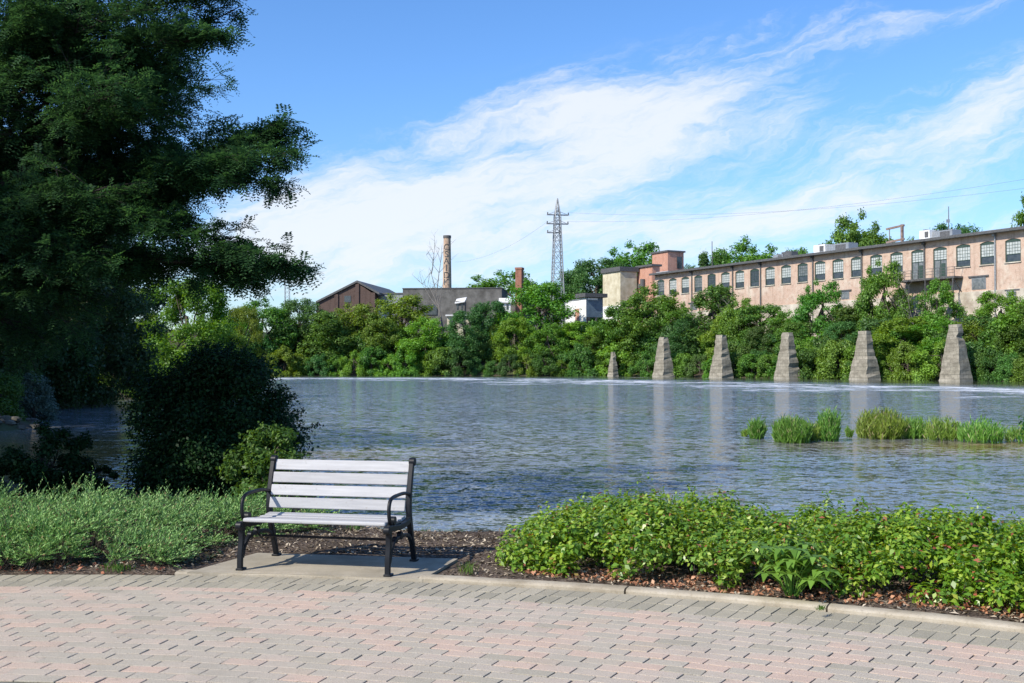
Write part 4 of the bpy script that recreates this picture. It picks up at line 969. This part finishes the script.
for t in range(6):
    Yq = 200.7*(1-.0615*t); Xq = 18.6+7.59*t; z0 = -1.5; zt = zat(tops[t], Yq); Hh = zt-z0
    random.seed(30+t); vs = []; fs = []; nl = 16; ba, bb_ = 1.6, 1.3; ta, tb = .66, .42
    if t == 0: ba, bb_, ta, tb = .95, .7, .3, .2
    for i in range(nl+1):
        f_ = i/nl; ff = max(0, (f_*Hh-1.2)/(Hh-1.2)); a_ = ba+(ta-ba)*ff**.92; c_ = bb_+(tb-bb_)*ff**.9
        if t == 4 and f_ < .56: a_ += .10; c_ += .08
        if i in (nl, nl-1): a_ += .02
        a_ += random.gauss(0, .025); c_ += random.gauss(0, .02)
        for qx, qy in cr:
            vs.append((qx*a_+random.gauss(0, .03)-qx*max(0, random.gauss(-.05, .12)), qy*c_+random.gauss(0, .035), f_*Hh+random.gauss(0, .03)))
    for i in range(nl):
        for k in range(4): fs.append((i*4+k, i*4+(k+1) % 4, (i+1)*4+(k+1) % 4, (i+1)*4+k))
    fs.append(tuple(range(nl*4, nl*4+4))); b = MB(); b.add(vs, fs)
    o = b.build('stone_pier', M_pier); o.location = (Xq, Yq, z0); o.rotation_euler = (0, 0, math.atan2(-.85, .52)); tag(o, plabs[t], 'bridge pier', 'old bridge piers in the river')

# ------------------------------------------------------------------ left bank trees
def mid_tree(seed, H, W, lm, nleaf, ls, name, shape='round', base=.15, crad=(.07, .12), ncl=110):
    return make_crown(seed, H, W, ncl, nleaf, ls, lm, crad=crad, base=base, shape=shape, name=name)
L_mid = leafmat('leaf_mid_bank', (.07, .14, .018), (.12, .22, .028), (.18, .30, .04), trans=.4, vary=.1)
def mplace(o, px, Y, h, H0, ws, label, cat='tree', group=None, dz=-.2):
    x, y = wpt(px, Y); o.location = (x, y, gz(x, y)+dz); s = h/H0; o.scale = (s*ws, s*ws, s); return tag(o, label, cat, group)
mt1 = mid_tree(41, 7, 6, L_mid, 42000, .14, 'bank_tree', base=.02)
mplace(mt1, 190, 66, 8.4, 7, 1.0, 'sunlit yellow-green tree behind the rounded dark bush', group='left bank trees')
c_ = copy_tree(mt1); mplace(c_, 118, 72, 6.6, 7, 1.2, 'green bank tree under the locust crown, left of the sunlit one', group='left bank trees'); c_.rotation_euler.z = 2
c_ = copy_tree(mt1); mplace(c_, 243, 118, 10.0, 7, .7, 'pale green tree between the sunlit bank tree and the lattice mast', group='left bank trees'); c_.rotation_euler.z = 4
c_ = copy_tree(mt1); mplace(c_, 215, 92, 6.5, 7, 1.1, 'low green tree just above the rounded dark bush', group='left bank trees'); c_.rotation_euler.z = 5
L_dk = leafmat('leaf_dark_bank', (.018, .045, .014), (.032, .07, .02), (.05, .10, .03), trans=.3, vary=.15)
mt2 = mid_tree(43, 8, 8, L_dk, 42000, .15, 'bank_tree', base=.0)
mplace(mt2, 60, 52, 9, 8, 1.0, 'dark shaded bank tree above the gravel bar', group='left bank trees')
for px, Y, h, ws, rz, lab in ((5, 50, 11, .9, 1, 'dark shaded bank tree at the left frame edge'), (84, 56, 6.5, 1.0, 2, 'dark shaded bank tree left of the rounded bush'),
        (-60, 46, 12, 1.0, 3, 'dark bank tree just outside the left frame edge'), (35, 78, 13, 1.0, 5, 'tall dark tree far behind the locust trunk side'), (90, 84, 12, 1.0, .5, 'tall dark tree behind the bank, between the two others')):
    c_ = copy_tree(mt2); mplace(c_, px, Y, h, 8, ws, lab, group='left bank trees'); c_.rotation_euler.z = rz
L_sage = leafmat('leaf_sage', (.05, .085, .06), (.085, .13, .09), (.13, .18, .13), trans=.25, vary=.0)
sg = make_crown(47, 2.2, 2.0, 34, 9000, .10, L_sage, shape='bush', crad=(.14, .22), name='sage_shrub'); mplace(sg, 34, 40, 2.0, 2.2, 1.0, 'grey-green shrub on the left bank above the gravel bar', 'shrub')
sg = make_crown(48, 2.2, 2.2, 34, 9000, .10, L_shrub, shape='bush', crad=(.14, .22), name='bank_shrub'); mplace(sg, -2, 36, 1.9, 2.2, 1.0, 'bright green shrub on the gravel bar at the left frame edge', 'shrub')
# gravel bar with rocks
M_rock = simple('rock', (.07, .065, .05), (.16, .145, .115), 3, .95, .04)
random.seed(77)
b = MB()
me_pts = []
rk = MB()
def rock(mb, c_, s):
    n1_, n2_ = 7, 5; vs = []; ph = [random.uniform(.75, 1.15) for _ in range(60)]
    for i in range(1, n2_):
        for k in range(n1_):
            a_ = pi*i/n2_; g2 = 2*pi*k/n1_; q_ = ph[i*n1_+k]; vs.append((c_[0]+s[0]*q_*sin(a_)*cos(g2), c_[1]+s[1]*q_*sin(a_)*sin(g2), c_[2]+s[2]*q_*cos(a_)))
    vs.append((c_[0], c_[1], c_[2]+s[2]*.9)); vs.append((c_[0], c_[1], c_[2]-s[2])); m1 = len(vs)-2
    fs = [(i*n1_+k, (i+1)*n1_+k, (i+1)*n1_+(k+1) % n1_, i*n1_+(k+1) % n1_) for i in range(n2_-2) for k in range(n1_)]
    fs += [(m1, k, (k+1) % n1_) for k in range(n1_)]+[(m1+1, (n2_-2)*n1_+(k+1) % n1_, (n2_-2)*n1_+k) for k in range(n1_)]
    mb.add(vs, fs)
for i in range(260):
    x = random.uniform(-22, -14.5); y = random.uniform(30.5, 38.5)
    if inside(np.array([[x, y]]))[0]: continue
    s = random.uniform(.05, .2); rock(rk, (x, y, gz(x, y)+s*.2), (s*1.3, s, s*.6))
tag(rk.build('river_rocks', M_rock, smooth=True), 'grey stones heaped on the left river bank', 'rocks', kind='stuff')

# ------------------------------------------------------------------ near shrubs
def shrub(name, lab, px, Y, W, H, nleaf, ls, lm, seed, crad=(.13, .2), ncl=46, shape='round', asp=1.0):
    o = make_crown(seed, H, W, ncl, nleaf, ls, lm, crad=crad, base=0, shape=shape, name=name, sprouts=.5)
    x, y = wpt(px, Y); o.location = (x, y, gz(x, y)-.05); o.scale.y = asp; return tag(o, lab, 'shrub')
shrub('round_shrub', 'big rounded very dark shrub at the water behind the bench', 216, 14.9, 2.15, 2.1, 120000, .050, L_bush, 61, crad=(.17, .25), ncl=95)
shrub('leafy_shrub', 'bright leafy green shrub directly left behind the bench', 270, 13.0, .98, 1.08, 9000, .06, L_shrub, 62, crad=(.13, .22), ncl=30)
shrub('dark_shrub', 'small dark green shrub at the left frame edge behind the junipers', 44, 14.2, 1.15, .98, 12000, .055, L_bush, 63, ncl=36)
shrub('low_shrub', 'low dark shrub right of the small dark shrub at the water', 96, 14.6, .45, .45, 2500, .05, L_bush, 64, ncl=14)
shrub('corner_shrub', 'half hidden shrub low at the left frame edge', -8, 13.6, .9, .7, 6000, .05, L_bush, 65, ncl=20)
# branch tip entering at right
o = make_crown(66, 1.55, .95, 20, 3200, .05, L_shrub, crad=(.08, .13), base=.74, name='edge_shrub'); x, y = wpt(1069, 9.7); o.location = (x, y, gz(x, y)-.05); tag(o, 'bright leaf tips of a shrub entering at the right frame edge over the water', 'shrub')

# ------------------------------------------------------------------ hedge
def Rt(r, t): return CX+r*np.sin(t), CY+r*np.cos(t)
def hedge():
    r = np.random.default_rng(71); n = 820; th = r.uniform(.254, .93, n); rr = r.uniform(13.05, 14.95, n)
    # left end rounded
    keep = (th-.254)*14 > .45*(1-np.sqrt(np.clip(1-((rr-14.1)/.95)**2, 0, 1)))
    th, rr = th[keep], rr[keep]; x, y = Rt(rr, th)
    env = np.sqrt(np.clip(1-np.abs((rr-14.05)/1.12)**3.4, 0, 1))*np.clip(.55+(th-.254)*14/1.0, .55, 1)
    top = (.455+.035*np.sin(th*41)+.035*np.sin(th*97+rr*5)+.045*r.normal(size=len(th)))*env
    cr_ = r.uniform(.10, .19, len(th)); z = np.clip(top-cr_*.7, .08, None)*np.where(r.uniform(size=len(th)) < .6, 1, r.uniform(.3, .9, len(th)))
    cs = np.column_stack([x, y, z+.02]); q = clump_leaves(cs, cr_, 140000, .050, r=r, squash=.85, upbias=.9)
    ns = 260; k = r.choice(len(cs), ns); st = cs[k]+np.array([0, 0, 1])*cr_[k][:, None]*.6; d = np.column_stack([r.normal(0, .3, ns), r.normal(0, .3, ns), np.ones(ns)]); L = r.uniform(.04, .16, ns)
    L[r.uniform(size=ns) < .08] += .09; m_ = 14; tt = r.uniform(0, 1, (ns, m_)); pos = (st[:, None]+d[:, None]*(L[:, None]*tt)[..., None]).reshape(-1, 3)+r.normal(0, .012, (ns*m_, 3))
    q2 = leaf_quads(pos, rand_dirs(len(pos), r)+np.array([0, 0, .5]), .032, r=r)
    root = empty('low_hedge', (0, 0, 0)); tag(root, 'long low green shrub hedge behind the kerb right of the bench', 'hedge')
    raw('foliage', np.concatenate([q, q2]), 4, L_hedge, root)
    b = MB()
    for i in range(240):
        j = r.integers(len(cs)); c_ = cs[j]; b.tube([(c_[0]+r.normal(0, .04), c_[1]+r.normal(0, .04), -.02), (c_[0], c_[1], c_[2])], [.005, .003], 4, cap=False)
    tag(b.build('stems', M_bark, root), kind='stuff')
hedge()
# red dead leaves under it
chips(3600, 12.93, 13.4, .28, .90, (.018, .05), 'dead_leaves', M_litter, 'reddish dry leaves lying along the front of the hedge', .8, .6, 'dead leaves', .02)
chips(420, 12.66, 13.15, -.45, .05, (.02, .06), 'dry_leaves', M_litter, 'dry leaves and twigs along the front of the junipers', .6, .5, 'dead leaves', .015)
# broad-leaf weed in the hedge
def weed(px, py_, Y, h, n, lab, scale=1.0):
    x, y = wpt(px, Y); r = np.random.default_rng(81); root = empty('broadleaf_weed', (x, y, .02)); qs = []; b = MB()
    for s_ in range(n):
        a_ = r.uniform(0, 2*pi); rad = r.uniform(.0, .16)*scale; bx, by = cos(a_)*rad, sin(a_)*rad; hh = h*r.uniform(.45, 1)
        tip = Vector((bx*2.0, by*2.0, hh)); b.tube([(bx*.3, by*.3, 0), (bx, by, hh*.6), tip], [.005, .004, .003], 4)
        nl = 6
        for i in range(nl):
            g2 = 2*pi*i/nl+r.uniform(0, .5); L = .135*scale*r.uniform(.8, 1.2); wd = L*.34
            d1 = Vector((cos(g2), sin(g2), .1)); d2 = Vector((cos(g2), sin(g2), -.75)).normalized(); sd_ = Vector((-sin(g2), cos(g2), 0))
            p0 = tip; p1 = tip+d1*L*.5; p2 = p1+d2*L*.55
            qs.append([p0, p1-sd_*wd*.5, p2, p1+sd_*wd*.5])
    raw('leaves', np.array([[list(v_) for v_ in q] for q in qs]), 4, L_weed, root); b.build('stem', L_weed, root); return tag(root, lab, 'weed')
weed(790, 575, 7.98, .36, 30, 'broad-leaved bright green weed in front of the hedge by the kerb')
# small tufts of grass in the mulch and on the kerb
def tuft(x, y, z, h, n, lab, sp=.08, name='grass_tuft', m=L_grass, wd=.006, group='grass tufts near the path', cat='grass tuft', lean=.35):
    r = rng; a_ = r.uniform(0, 2*pi, n); s_ = r.uniform(0, sp, n); b0 = np.column_stack([np.cos(a_)*s_, np.sin(a_)*s_, np.zeros(n)]); hh = h*r.uniform(.5, 1, n)
    ln = np.column_stack([r.normal(0, lean, n), r.normal(0, lean, n), np.ones(n)]); tip = b0+ln*hh[:, None]; mid = b0+ln*hh[:, None]*.5*np.array([.6, .6, 1.1])
    sd_ = np.column_stack([np.cos(a_+1.3), np.sin(a_+1.3), np.zeros(n)])*wd
    q = np.stack([b0-sd_*.5, mid-sd_*.6, tip, mid+sd_*.6], 1)
    o = raw(name, q, 4, m); o.location = (x, y, z); return tag(o, lab, cat, group)
for i, (px, Y, h, n, lab, sp) in enumerate(((468, 8.75, .12, 60, 'small yellow-green tuft in the mulch just right of the slab', .09), (356, 11.1, .08, 50, 'small green tuft in the mulch seen under the bench seat', .12), (820, 7.40, .04, 40, 'tiny green tuft at the joint of the kerb', .05),
        (240, 8.93, .03, 30, 'tiny weed at the slab edge by the left bench leg', .05), (120, 8.98, .08, 90, 'yellowish tuft in front of the junipers at the path', .14), (447, 11.75, .16, 140, 'green tuft at the water edge right of the bench', .22), (466, 11.75, .12, 90, 'sparse tuft at the water edge, right of the greener one', .25), (425, 11.75, .15, 120, 'green tuft at the water edge beside the bench armrest', .2))):
    x, y = wpt(px, Y); tuft(x, y, mulch_h(x, y) if Y > 8.6 else .045, h, n, lab, sp, 'weed_tuft', wd=.007+.004*(Y > 12))

# ------------------------------------------------------------------ juniper ground cover
def juniper():
    r = np.random.default_rng(91); NT = 520; SP = 24
    tr = r.uniform(12.80, 15.6, NT); tt = r.uniform(-.50, .11, NT); edge = .050+.012*np.sin(tr*3)+.045*np.clip(tr-13.5, 0, 1.0)
    k_ = tt < edge; tr, tt, edge = tr[k_], tt[k_], edge[k_]; tx, ty = Rt(tr, tt)
    tenv = np.clip((tr-12.66)/.45, .15, 1)*np.clip((edge-tt)*14/.4, .35, 1)*np.clip((15.9-tr)/.8, .3, 1)
    th_ = (.19+.05*np.sin(tx*2.1+ty)+.13*r.uniform(-1, 1, len(tx)))*tenv
    trr = r.uniform(.11, .21, len(tx)); k2 = np.repeat(np.arange(len(tx)), SP); n = len(k2)
    dn_ = rand_dirs(n, r); dn_[:, 2] = np.abs(dn_[:, 2])*.9+.12; dn_ /= np.linalg.norm(dn_, axis=1)[:, None]
    base = np.column_stack([tx[k2], ty[k2], th_[k2]*.75+.02])+dn_*trr[k2][:, None]*.35
    d = dn_*np.array([.8, .8, .5])+np.array([.5, -.1, .05])+r.normal(0, .18, (n, 3)); d /= np.linalg.norm(d, axis=1)[:, None]; L = trr[k2]*r.uniform(.9, 1.7, n)+.03
    sdv = np.cross(d, np.array([0, 0, 1.])); sdv /= np.linalg.norm(sdv, axis=1)[:, None]; up = np.cross(sdv, d)
    qs = []
    K = 17
    for k in range(K):
        f_ = (k+.5)/K; s_ = 1 if k % 2 else -1
        a_ = r.uniform(0, 1.2, n)[:, None]; side = (sdv*np.cos(a_)*s_+up*np.sin(a_))
        p0 = base+d*(L*f_)[:, None]; bl_ = (.046*(1-f_*.5)*r.uniform(.6, 1.2, n))[:, None]
        dr_ = (d*.95+side*.6); p2 = p0+dr_*bl_; wv = np.cross(dr_, rand_dirs(n, r)); wv = wv/np.linalg.norm(wv, axis=1)[:, None]*.0052
        m_ = p0+dr_*bl_*.5; qs.append(np.stack([p0, m_-wv, p2, m_+wv], 1))
    q = np.concatenate(qs)
    tag(raw('juniper_cover', q, 4, L_juniper), 'feathery blue-green creeping juniper covering the bed left of the bench', 'juniper', kind='stuff')
    # dark inner stems
    b = MB()
    for i in range(0, n, 6): 
        p_ = base[i]; b.tube([(p_[0]-.06, p_[1]+.02, 0), tuple(p_), tuple(p_+d[i]*L[i])], [.006, .004, .002], 4, cap=False)
    tag(b.build('juniper_stems', M_bark), 'brown woody stems under the juniper sprays', 'stems', kind='stuff')
juniper()
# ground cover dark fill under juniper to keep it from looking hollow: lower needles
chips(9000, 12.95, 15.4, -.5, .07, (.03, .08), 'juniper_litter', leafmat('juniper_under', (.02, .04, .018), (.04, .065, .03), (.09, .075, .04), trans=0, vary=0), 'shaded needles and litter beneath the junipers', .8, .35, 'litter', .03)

# ------------------------------------------------------------------ reeds in the river
def reeds(name, px0, px1, ybase, ytop, n, lab, lean=.18):
    Yr = F*(CAMZ-WATER)/(ybase-HOR); x0, x1 = wpt(px0, Yr)[0], wpt(px1, Yr)[0]; W = (x1-x0)/2; H = (ybase-ytop)/F*Yr; r = rng
    cx_ = (x0+x1)/2; a_ = r.uniform(0, 2*pi, n); s_ = np.sqrt(r.uniform(0, 1, n)); bx = np.cos(a_)*s_*W*.92; by = np.sin(a_)*s_*min(W, 1.2)
    hh = H*np.clip((1-.35*(s_**3)), .3, 1)*r.uniform(.35, 1.08, n); qs = []
    root = None; m_ = 9
    d = np.column_stack([r.normal(0, lean*.5, n)+bx/W*.06, r.normal(0, lean*.5, n), np.ones(n)])
    st = np.column_stack([bx, by, np.full(n, -.05)])
    sdv = np.column_stack([np.cos(a_*7), np.sin(a_*7), np.zeros(n)])*.012
    q = [np.stack([st-sdv, st+d*hh[:, None]*.5-sdv, st+d*hh[:, None], st+d*hh[:, None]*.5+sdv], 1)]
    for k in range(m_):
        f_ = r.uniform(.25, 1, n)[:, None]; p_ = st+d*hh[:, None]*f_; dd = rand_dirs(n, r)*np.array([1, 1, .5])+np.array([0, 0, 1.5]); dd /= np.linalg.norm(dd, axis=1)[:, None]
        L = r.uniform(.10, .22, n)[:, None]; wv = np.cross(dd, rand_dirs(n, r)); wv /= np.linalg.norm(wv, axis=1)[:, None]; wv *= .012
        q.append(np.stack([p_, p_+dd*L*.4-wv, p_+dd*L, p_+dd*L*.4+wv], 1))
    o = raw(name, np.concatenate(q), 4, L_reed); o.location = (cx_, Yr, WATER); tag(o, lab, 'reeds', 'reed clumps standing in the river')
reeds('reed_clump', 749, 764, 438.5, 418, 260, 'small reed clump in the river, leftmost')
reeds('reed_clump', 773, 810, 442, 417, 900, 'broad round reed clump in the river, second from the left')
reeds('reed_clump', 808, 818, 441, 424, 120, 'low reed clump between the round and the tall one')
reeds('reed_clump', 818, 838, 441, 408, 330, 'tall narrow reed clump in the middle of the river plants')
reeds('reed_clump', 856, 905, 438, 410, 900, 'widest reed clump in the river, with pale stems')
reeds('reed_clump', 898, 926, 438, 418, 350, 'low reeds right of the widest clump')
reeds('reed_clump', 925, 962, 440, 417, 240, 'airy reed clump with yellow tips, left of the last two')
reeds('reed_clump', 958, 1002, 442, 418, 240, 'airy reed clump near the right frame edge')
reeds('reed_clump', 1004, 1040, 442, 425, 140, 'low reeds cut by the right frame edge')
reeds('reed_sprig', 742, 747, 436, 430, 25, 'tiny reed sprig left of all the other reeds'); reeds('reed_sprig', 846, 851, 437, 429, 30, 'tiny reed sprig in the gap before the widest clump')

# ------------------------------------------------------------------ the big locust
M_lbark = simple('locust_bark', (.02, .017, .014), (.045, .038, .03), 8, .95, .02, stretch=(1, 1, .25))
def locust(root_xyz, tips, fill, nfr, name, lab, seed, leaflet=(.050, .021), pairs=6, H=12):
    r = np.random.default_rng(seed); random.seed(seed); root = empty(name, (0, 0, 0)); tag(root, lab, 'tree', None); b = MB(); R0 = Vector(root_xyz)
    top = R0+Vector((.6, .2, H)); stem = [R0.lerp(top, t)+Vector((.15*sin(t*4), .12*cos(t*5), 0)) for t in np.linspace(0, 1, 9)]
    b.tube(stem, [.26, .22, .19, .16, .13, .10, .08, .06, .03], 12)
    anchors = []
    for tp, rad, dens in tips:
        tp = Vector(tp); h = min(.9, max(.44, (tp.z-R0.z-1.8)/H)); s = R0.lerp(top, h*.85); n = 8
        side = Vector((random.uniform(-1, 1), random.uniform(-1, 1), random.uniform(-.3, 1)))*(tp-s).length*.13
        pts = [s.lerp(tp, t)+side*math.sin(pi*t) for t in np.linspace(0, 1, n)]; b.tube(pts, list(np.linspace(.05, .006, n)), 7)
        for i in range(int(26*dens)):
            t = random.uniform(.3, 1.0)**.6; p0 = s.lerp(tp, t)+side*math.sin(pi*t)
            dv = (tp-s).normalized()*random.uniform(.3, 1)+Vector((random.gauss(0, .6), random.gauss(0, .6), random.gauss(.03, .16))); dv.normalize(); L = rad*random.uniform(.5, 1.1)
            p1 = p0+dv*L*.5+Vector((0, 0, .03)); p2 = p0+dv*L+Vector((0, 0, -.08*L)); b.tube([p0, p1, p2], [.008, .005, .002], 4, cap=False)
            for j in range(9):
                tt = random.uniform(.15, 1); anchors.append(((p0.lerp(p2, tt)), dv, 1.0))
            for j in range(2):
                q0 = p0.lerp(p2, random.uniform(.3, .9)); dq = (dv+Vector((random.gauss(0, .7), random.gauss(0, .7), random.gauss(0, .25)))).normalized(); q1 = q0+dq*L*.45
                b.tube([q0, q1], [.003, .002], 4, cap=False)
                for jj in range(5): anchors.append((q0.lerp(q1, random.uniform(.1, 1)), dq, 1.0))
    b.build('trunk', M_lbark, root, smooth=True)
    A = np.array([list(a[0]) for a in anchors]); Dv = np.array([list(a[1]) for a in anchors])
    k = r.integers(0, len(A), nfr); base = A[k]+r.normal(0, .05, (nfr, 3))*np.array([1, 1, .6]); d = Dv[k]*.7+rand_dirs(nfr, r)*np.array([.8, .8, .55])+np.array([0, 0, -.14]); d /= np.linalg.norm(d, axis=1)[:, None]
    L = r.uniform(.13, .22, nfr); ref = rand_dirs(nfr, r)*.5+np.array([0, 0, 1.]); side = np.cross(d, ref); side /= np.linalg.norm(side, axis=1)[:, None]; nn = np.cross(side, d); qs = []
    for p_ in range(pairs):
        f_ = (p_+.6)/pairs; c0 = base+d*(L*f_)[:, None]+np.array([0, 0, -1])*(L*f_*f_*.25)[:, None]
        for s_ in (-1, 1):
            dl = side*s_*.92+d*.35+nn*r.normal(0, .2, (nfr, 1)); ln = leaflet[0]*(1.15-.5*abs(f_-.45))*r.uniform(.85, 1.15, (nfr, 1)); wv = d*leaflet[1]*.5
            qs.append(np.stack([c0, c0+dl*ln*.5-wv, c0+dl*ln, c0+dl*ln*.5+wv], 1))
    raw('crown', np.concatenate(qs), 4, L_locust, root)
    # inner, coarser foliage
    return root
Yt = 13.0
tips = []
for px, py, Y, rad, dn in ((210, -5, 13, .55, 1.4), (200, 38, 12.6, .45, 1.5), (160, 55, 13.5, .65, 1.6), (272, 122, 13, .38, 1.2), (285, 155, 12.8, .36, 1.3), (250, 138, 13.2, .45, 1.5), (220, 158, 12.5, .55, 1.5), (276, 183, 13.1, .32, 1.2),
        (195, 175, 13.4, .6, 1.5), (292, 266, 13.0, .33, 1.0), (268, 262, 12.8, .4, 1.3), (228, 254, 13.3, .5, 1.5), (180, 236, 12.8, .6, 1.6), (248, 283, 13.2, .25, .7), 
        (130, 40, 13, .9, 1.6), (100, 20, 12.4, 1.0, 1.5), (50, 50, 13.6, 1.0, 1.5), (10, 20, 12.5, 1.0, 1.4), (135, 110, 13, .9, 1.7), (90, 100, 12.2, 1.0, 1.6), (30, 120, 13.5, 1.0, 1.6), (140, 200, 13.6, .9, 1.7),
        (95, 190, 12.4, 1.0, 1.6), (35, 210, 13, 1.0, 1.6), (130, 258, 13.2, .65, 1.6), (90, 262, 12.6, .75, 1.6), (40, 290, 13.3, 1.0, 1.6), (20, 330, 13.2, .7, 1.0),
        (-40, 100, 13, 1.1, 1.0), (-60, 250, 13, 1.1, 1.0), (-120, 60, 13, 1.2, 1.0), (140, -60, 13, 1.1, 1.0), (215, -55, 13.2, .6, .8), (40, -60, 13, 1.1, 1.0), (-60, -60, 13, 1.2, 1.0), (-180, 180, 13, 1.2, .8), (-130, 320, 13.5, 1.2, .8), (238, 4, 13, .22, .5), (0, -180, 14, 1.3, 1), (120, -200, 14, 1.3, 1), (60, 150, 15, 1.2, 1.5), (105, 222, 15, .9, 1.3), (30, 310, 15, .9, 1.2), (160, 90, 15, 1.1, 1.4), (165, 130, 14.4, .7, 1.0)):
    v_ = P(px, py, Y); tips.append(((v_.x, v_.y, v_.z), rad, dn))
locust((-8.2, 14.2, -.1), tips, None, 50000, 'honey_locust', 'huge dark honey locust crown hanging in from the upper left', 101, H=9.5)
# unseen trees added left of the frame to shade locust and left bank
L_occ = leafmat('leaf_shade_tree', (.02, .05, .012), (.04, .08, .02), (.06, .12, .03), trans=.2, vary=.1)
gv = make_crown(111, 16, 13, 90, 26000, .42, L_occ, base=.22, crad=(.09, .14), name='unseen_shade_tree')
gpos = [(-19.5, 7.5, 17), (-24, 13.5, 18), (-20, 19.5, 16), (-30, 24, 18), (-27, 33, 15), (-35, 38, 16)]
for i, (x, y, h) in enumerate(gpos):
    o = gv if i == 0 else copy_tree(gv); s = h/16; o.location = (x, y, gz(x, y)-.2); o.scale = (s, s, s); o.rotation_euler.z = i*1.3
    tag(o, 'broad leafy tree added unseen beyond the left frame edge to cast shade', 'tree', 'unseen shade trees added left of the frame')
# remove unused prototypes
for pr in protos+bprotos+[conif]:
    if pr.name not in used:
        for ch_ in list(pr.children): bpy.data.objects.remove(ch_)
        bpy.data.objects.remove(pr)
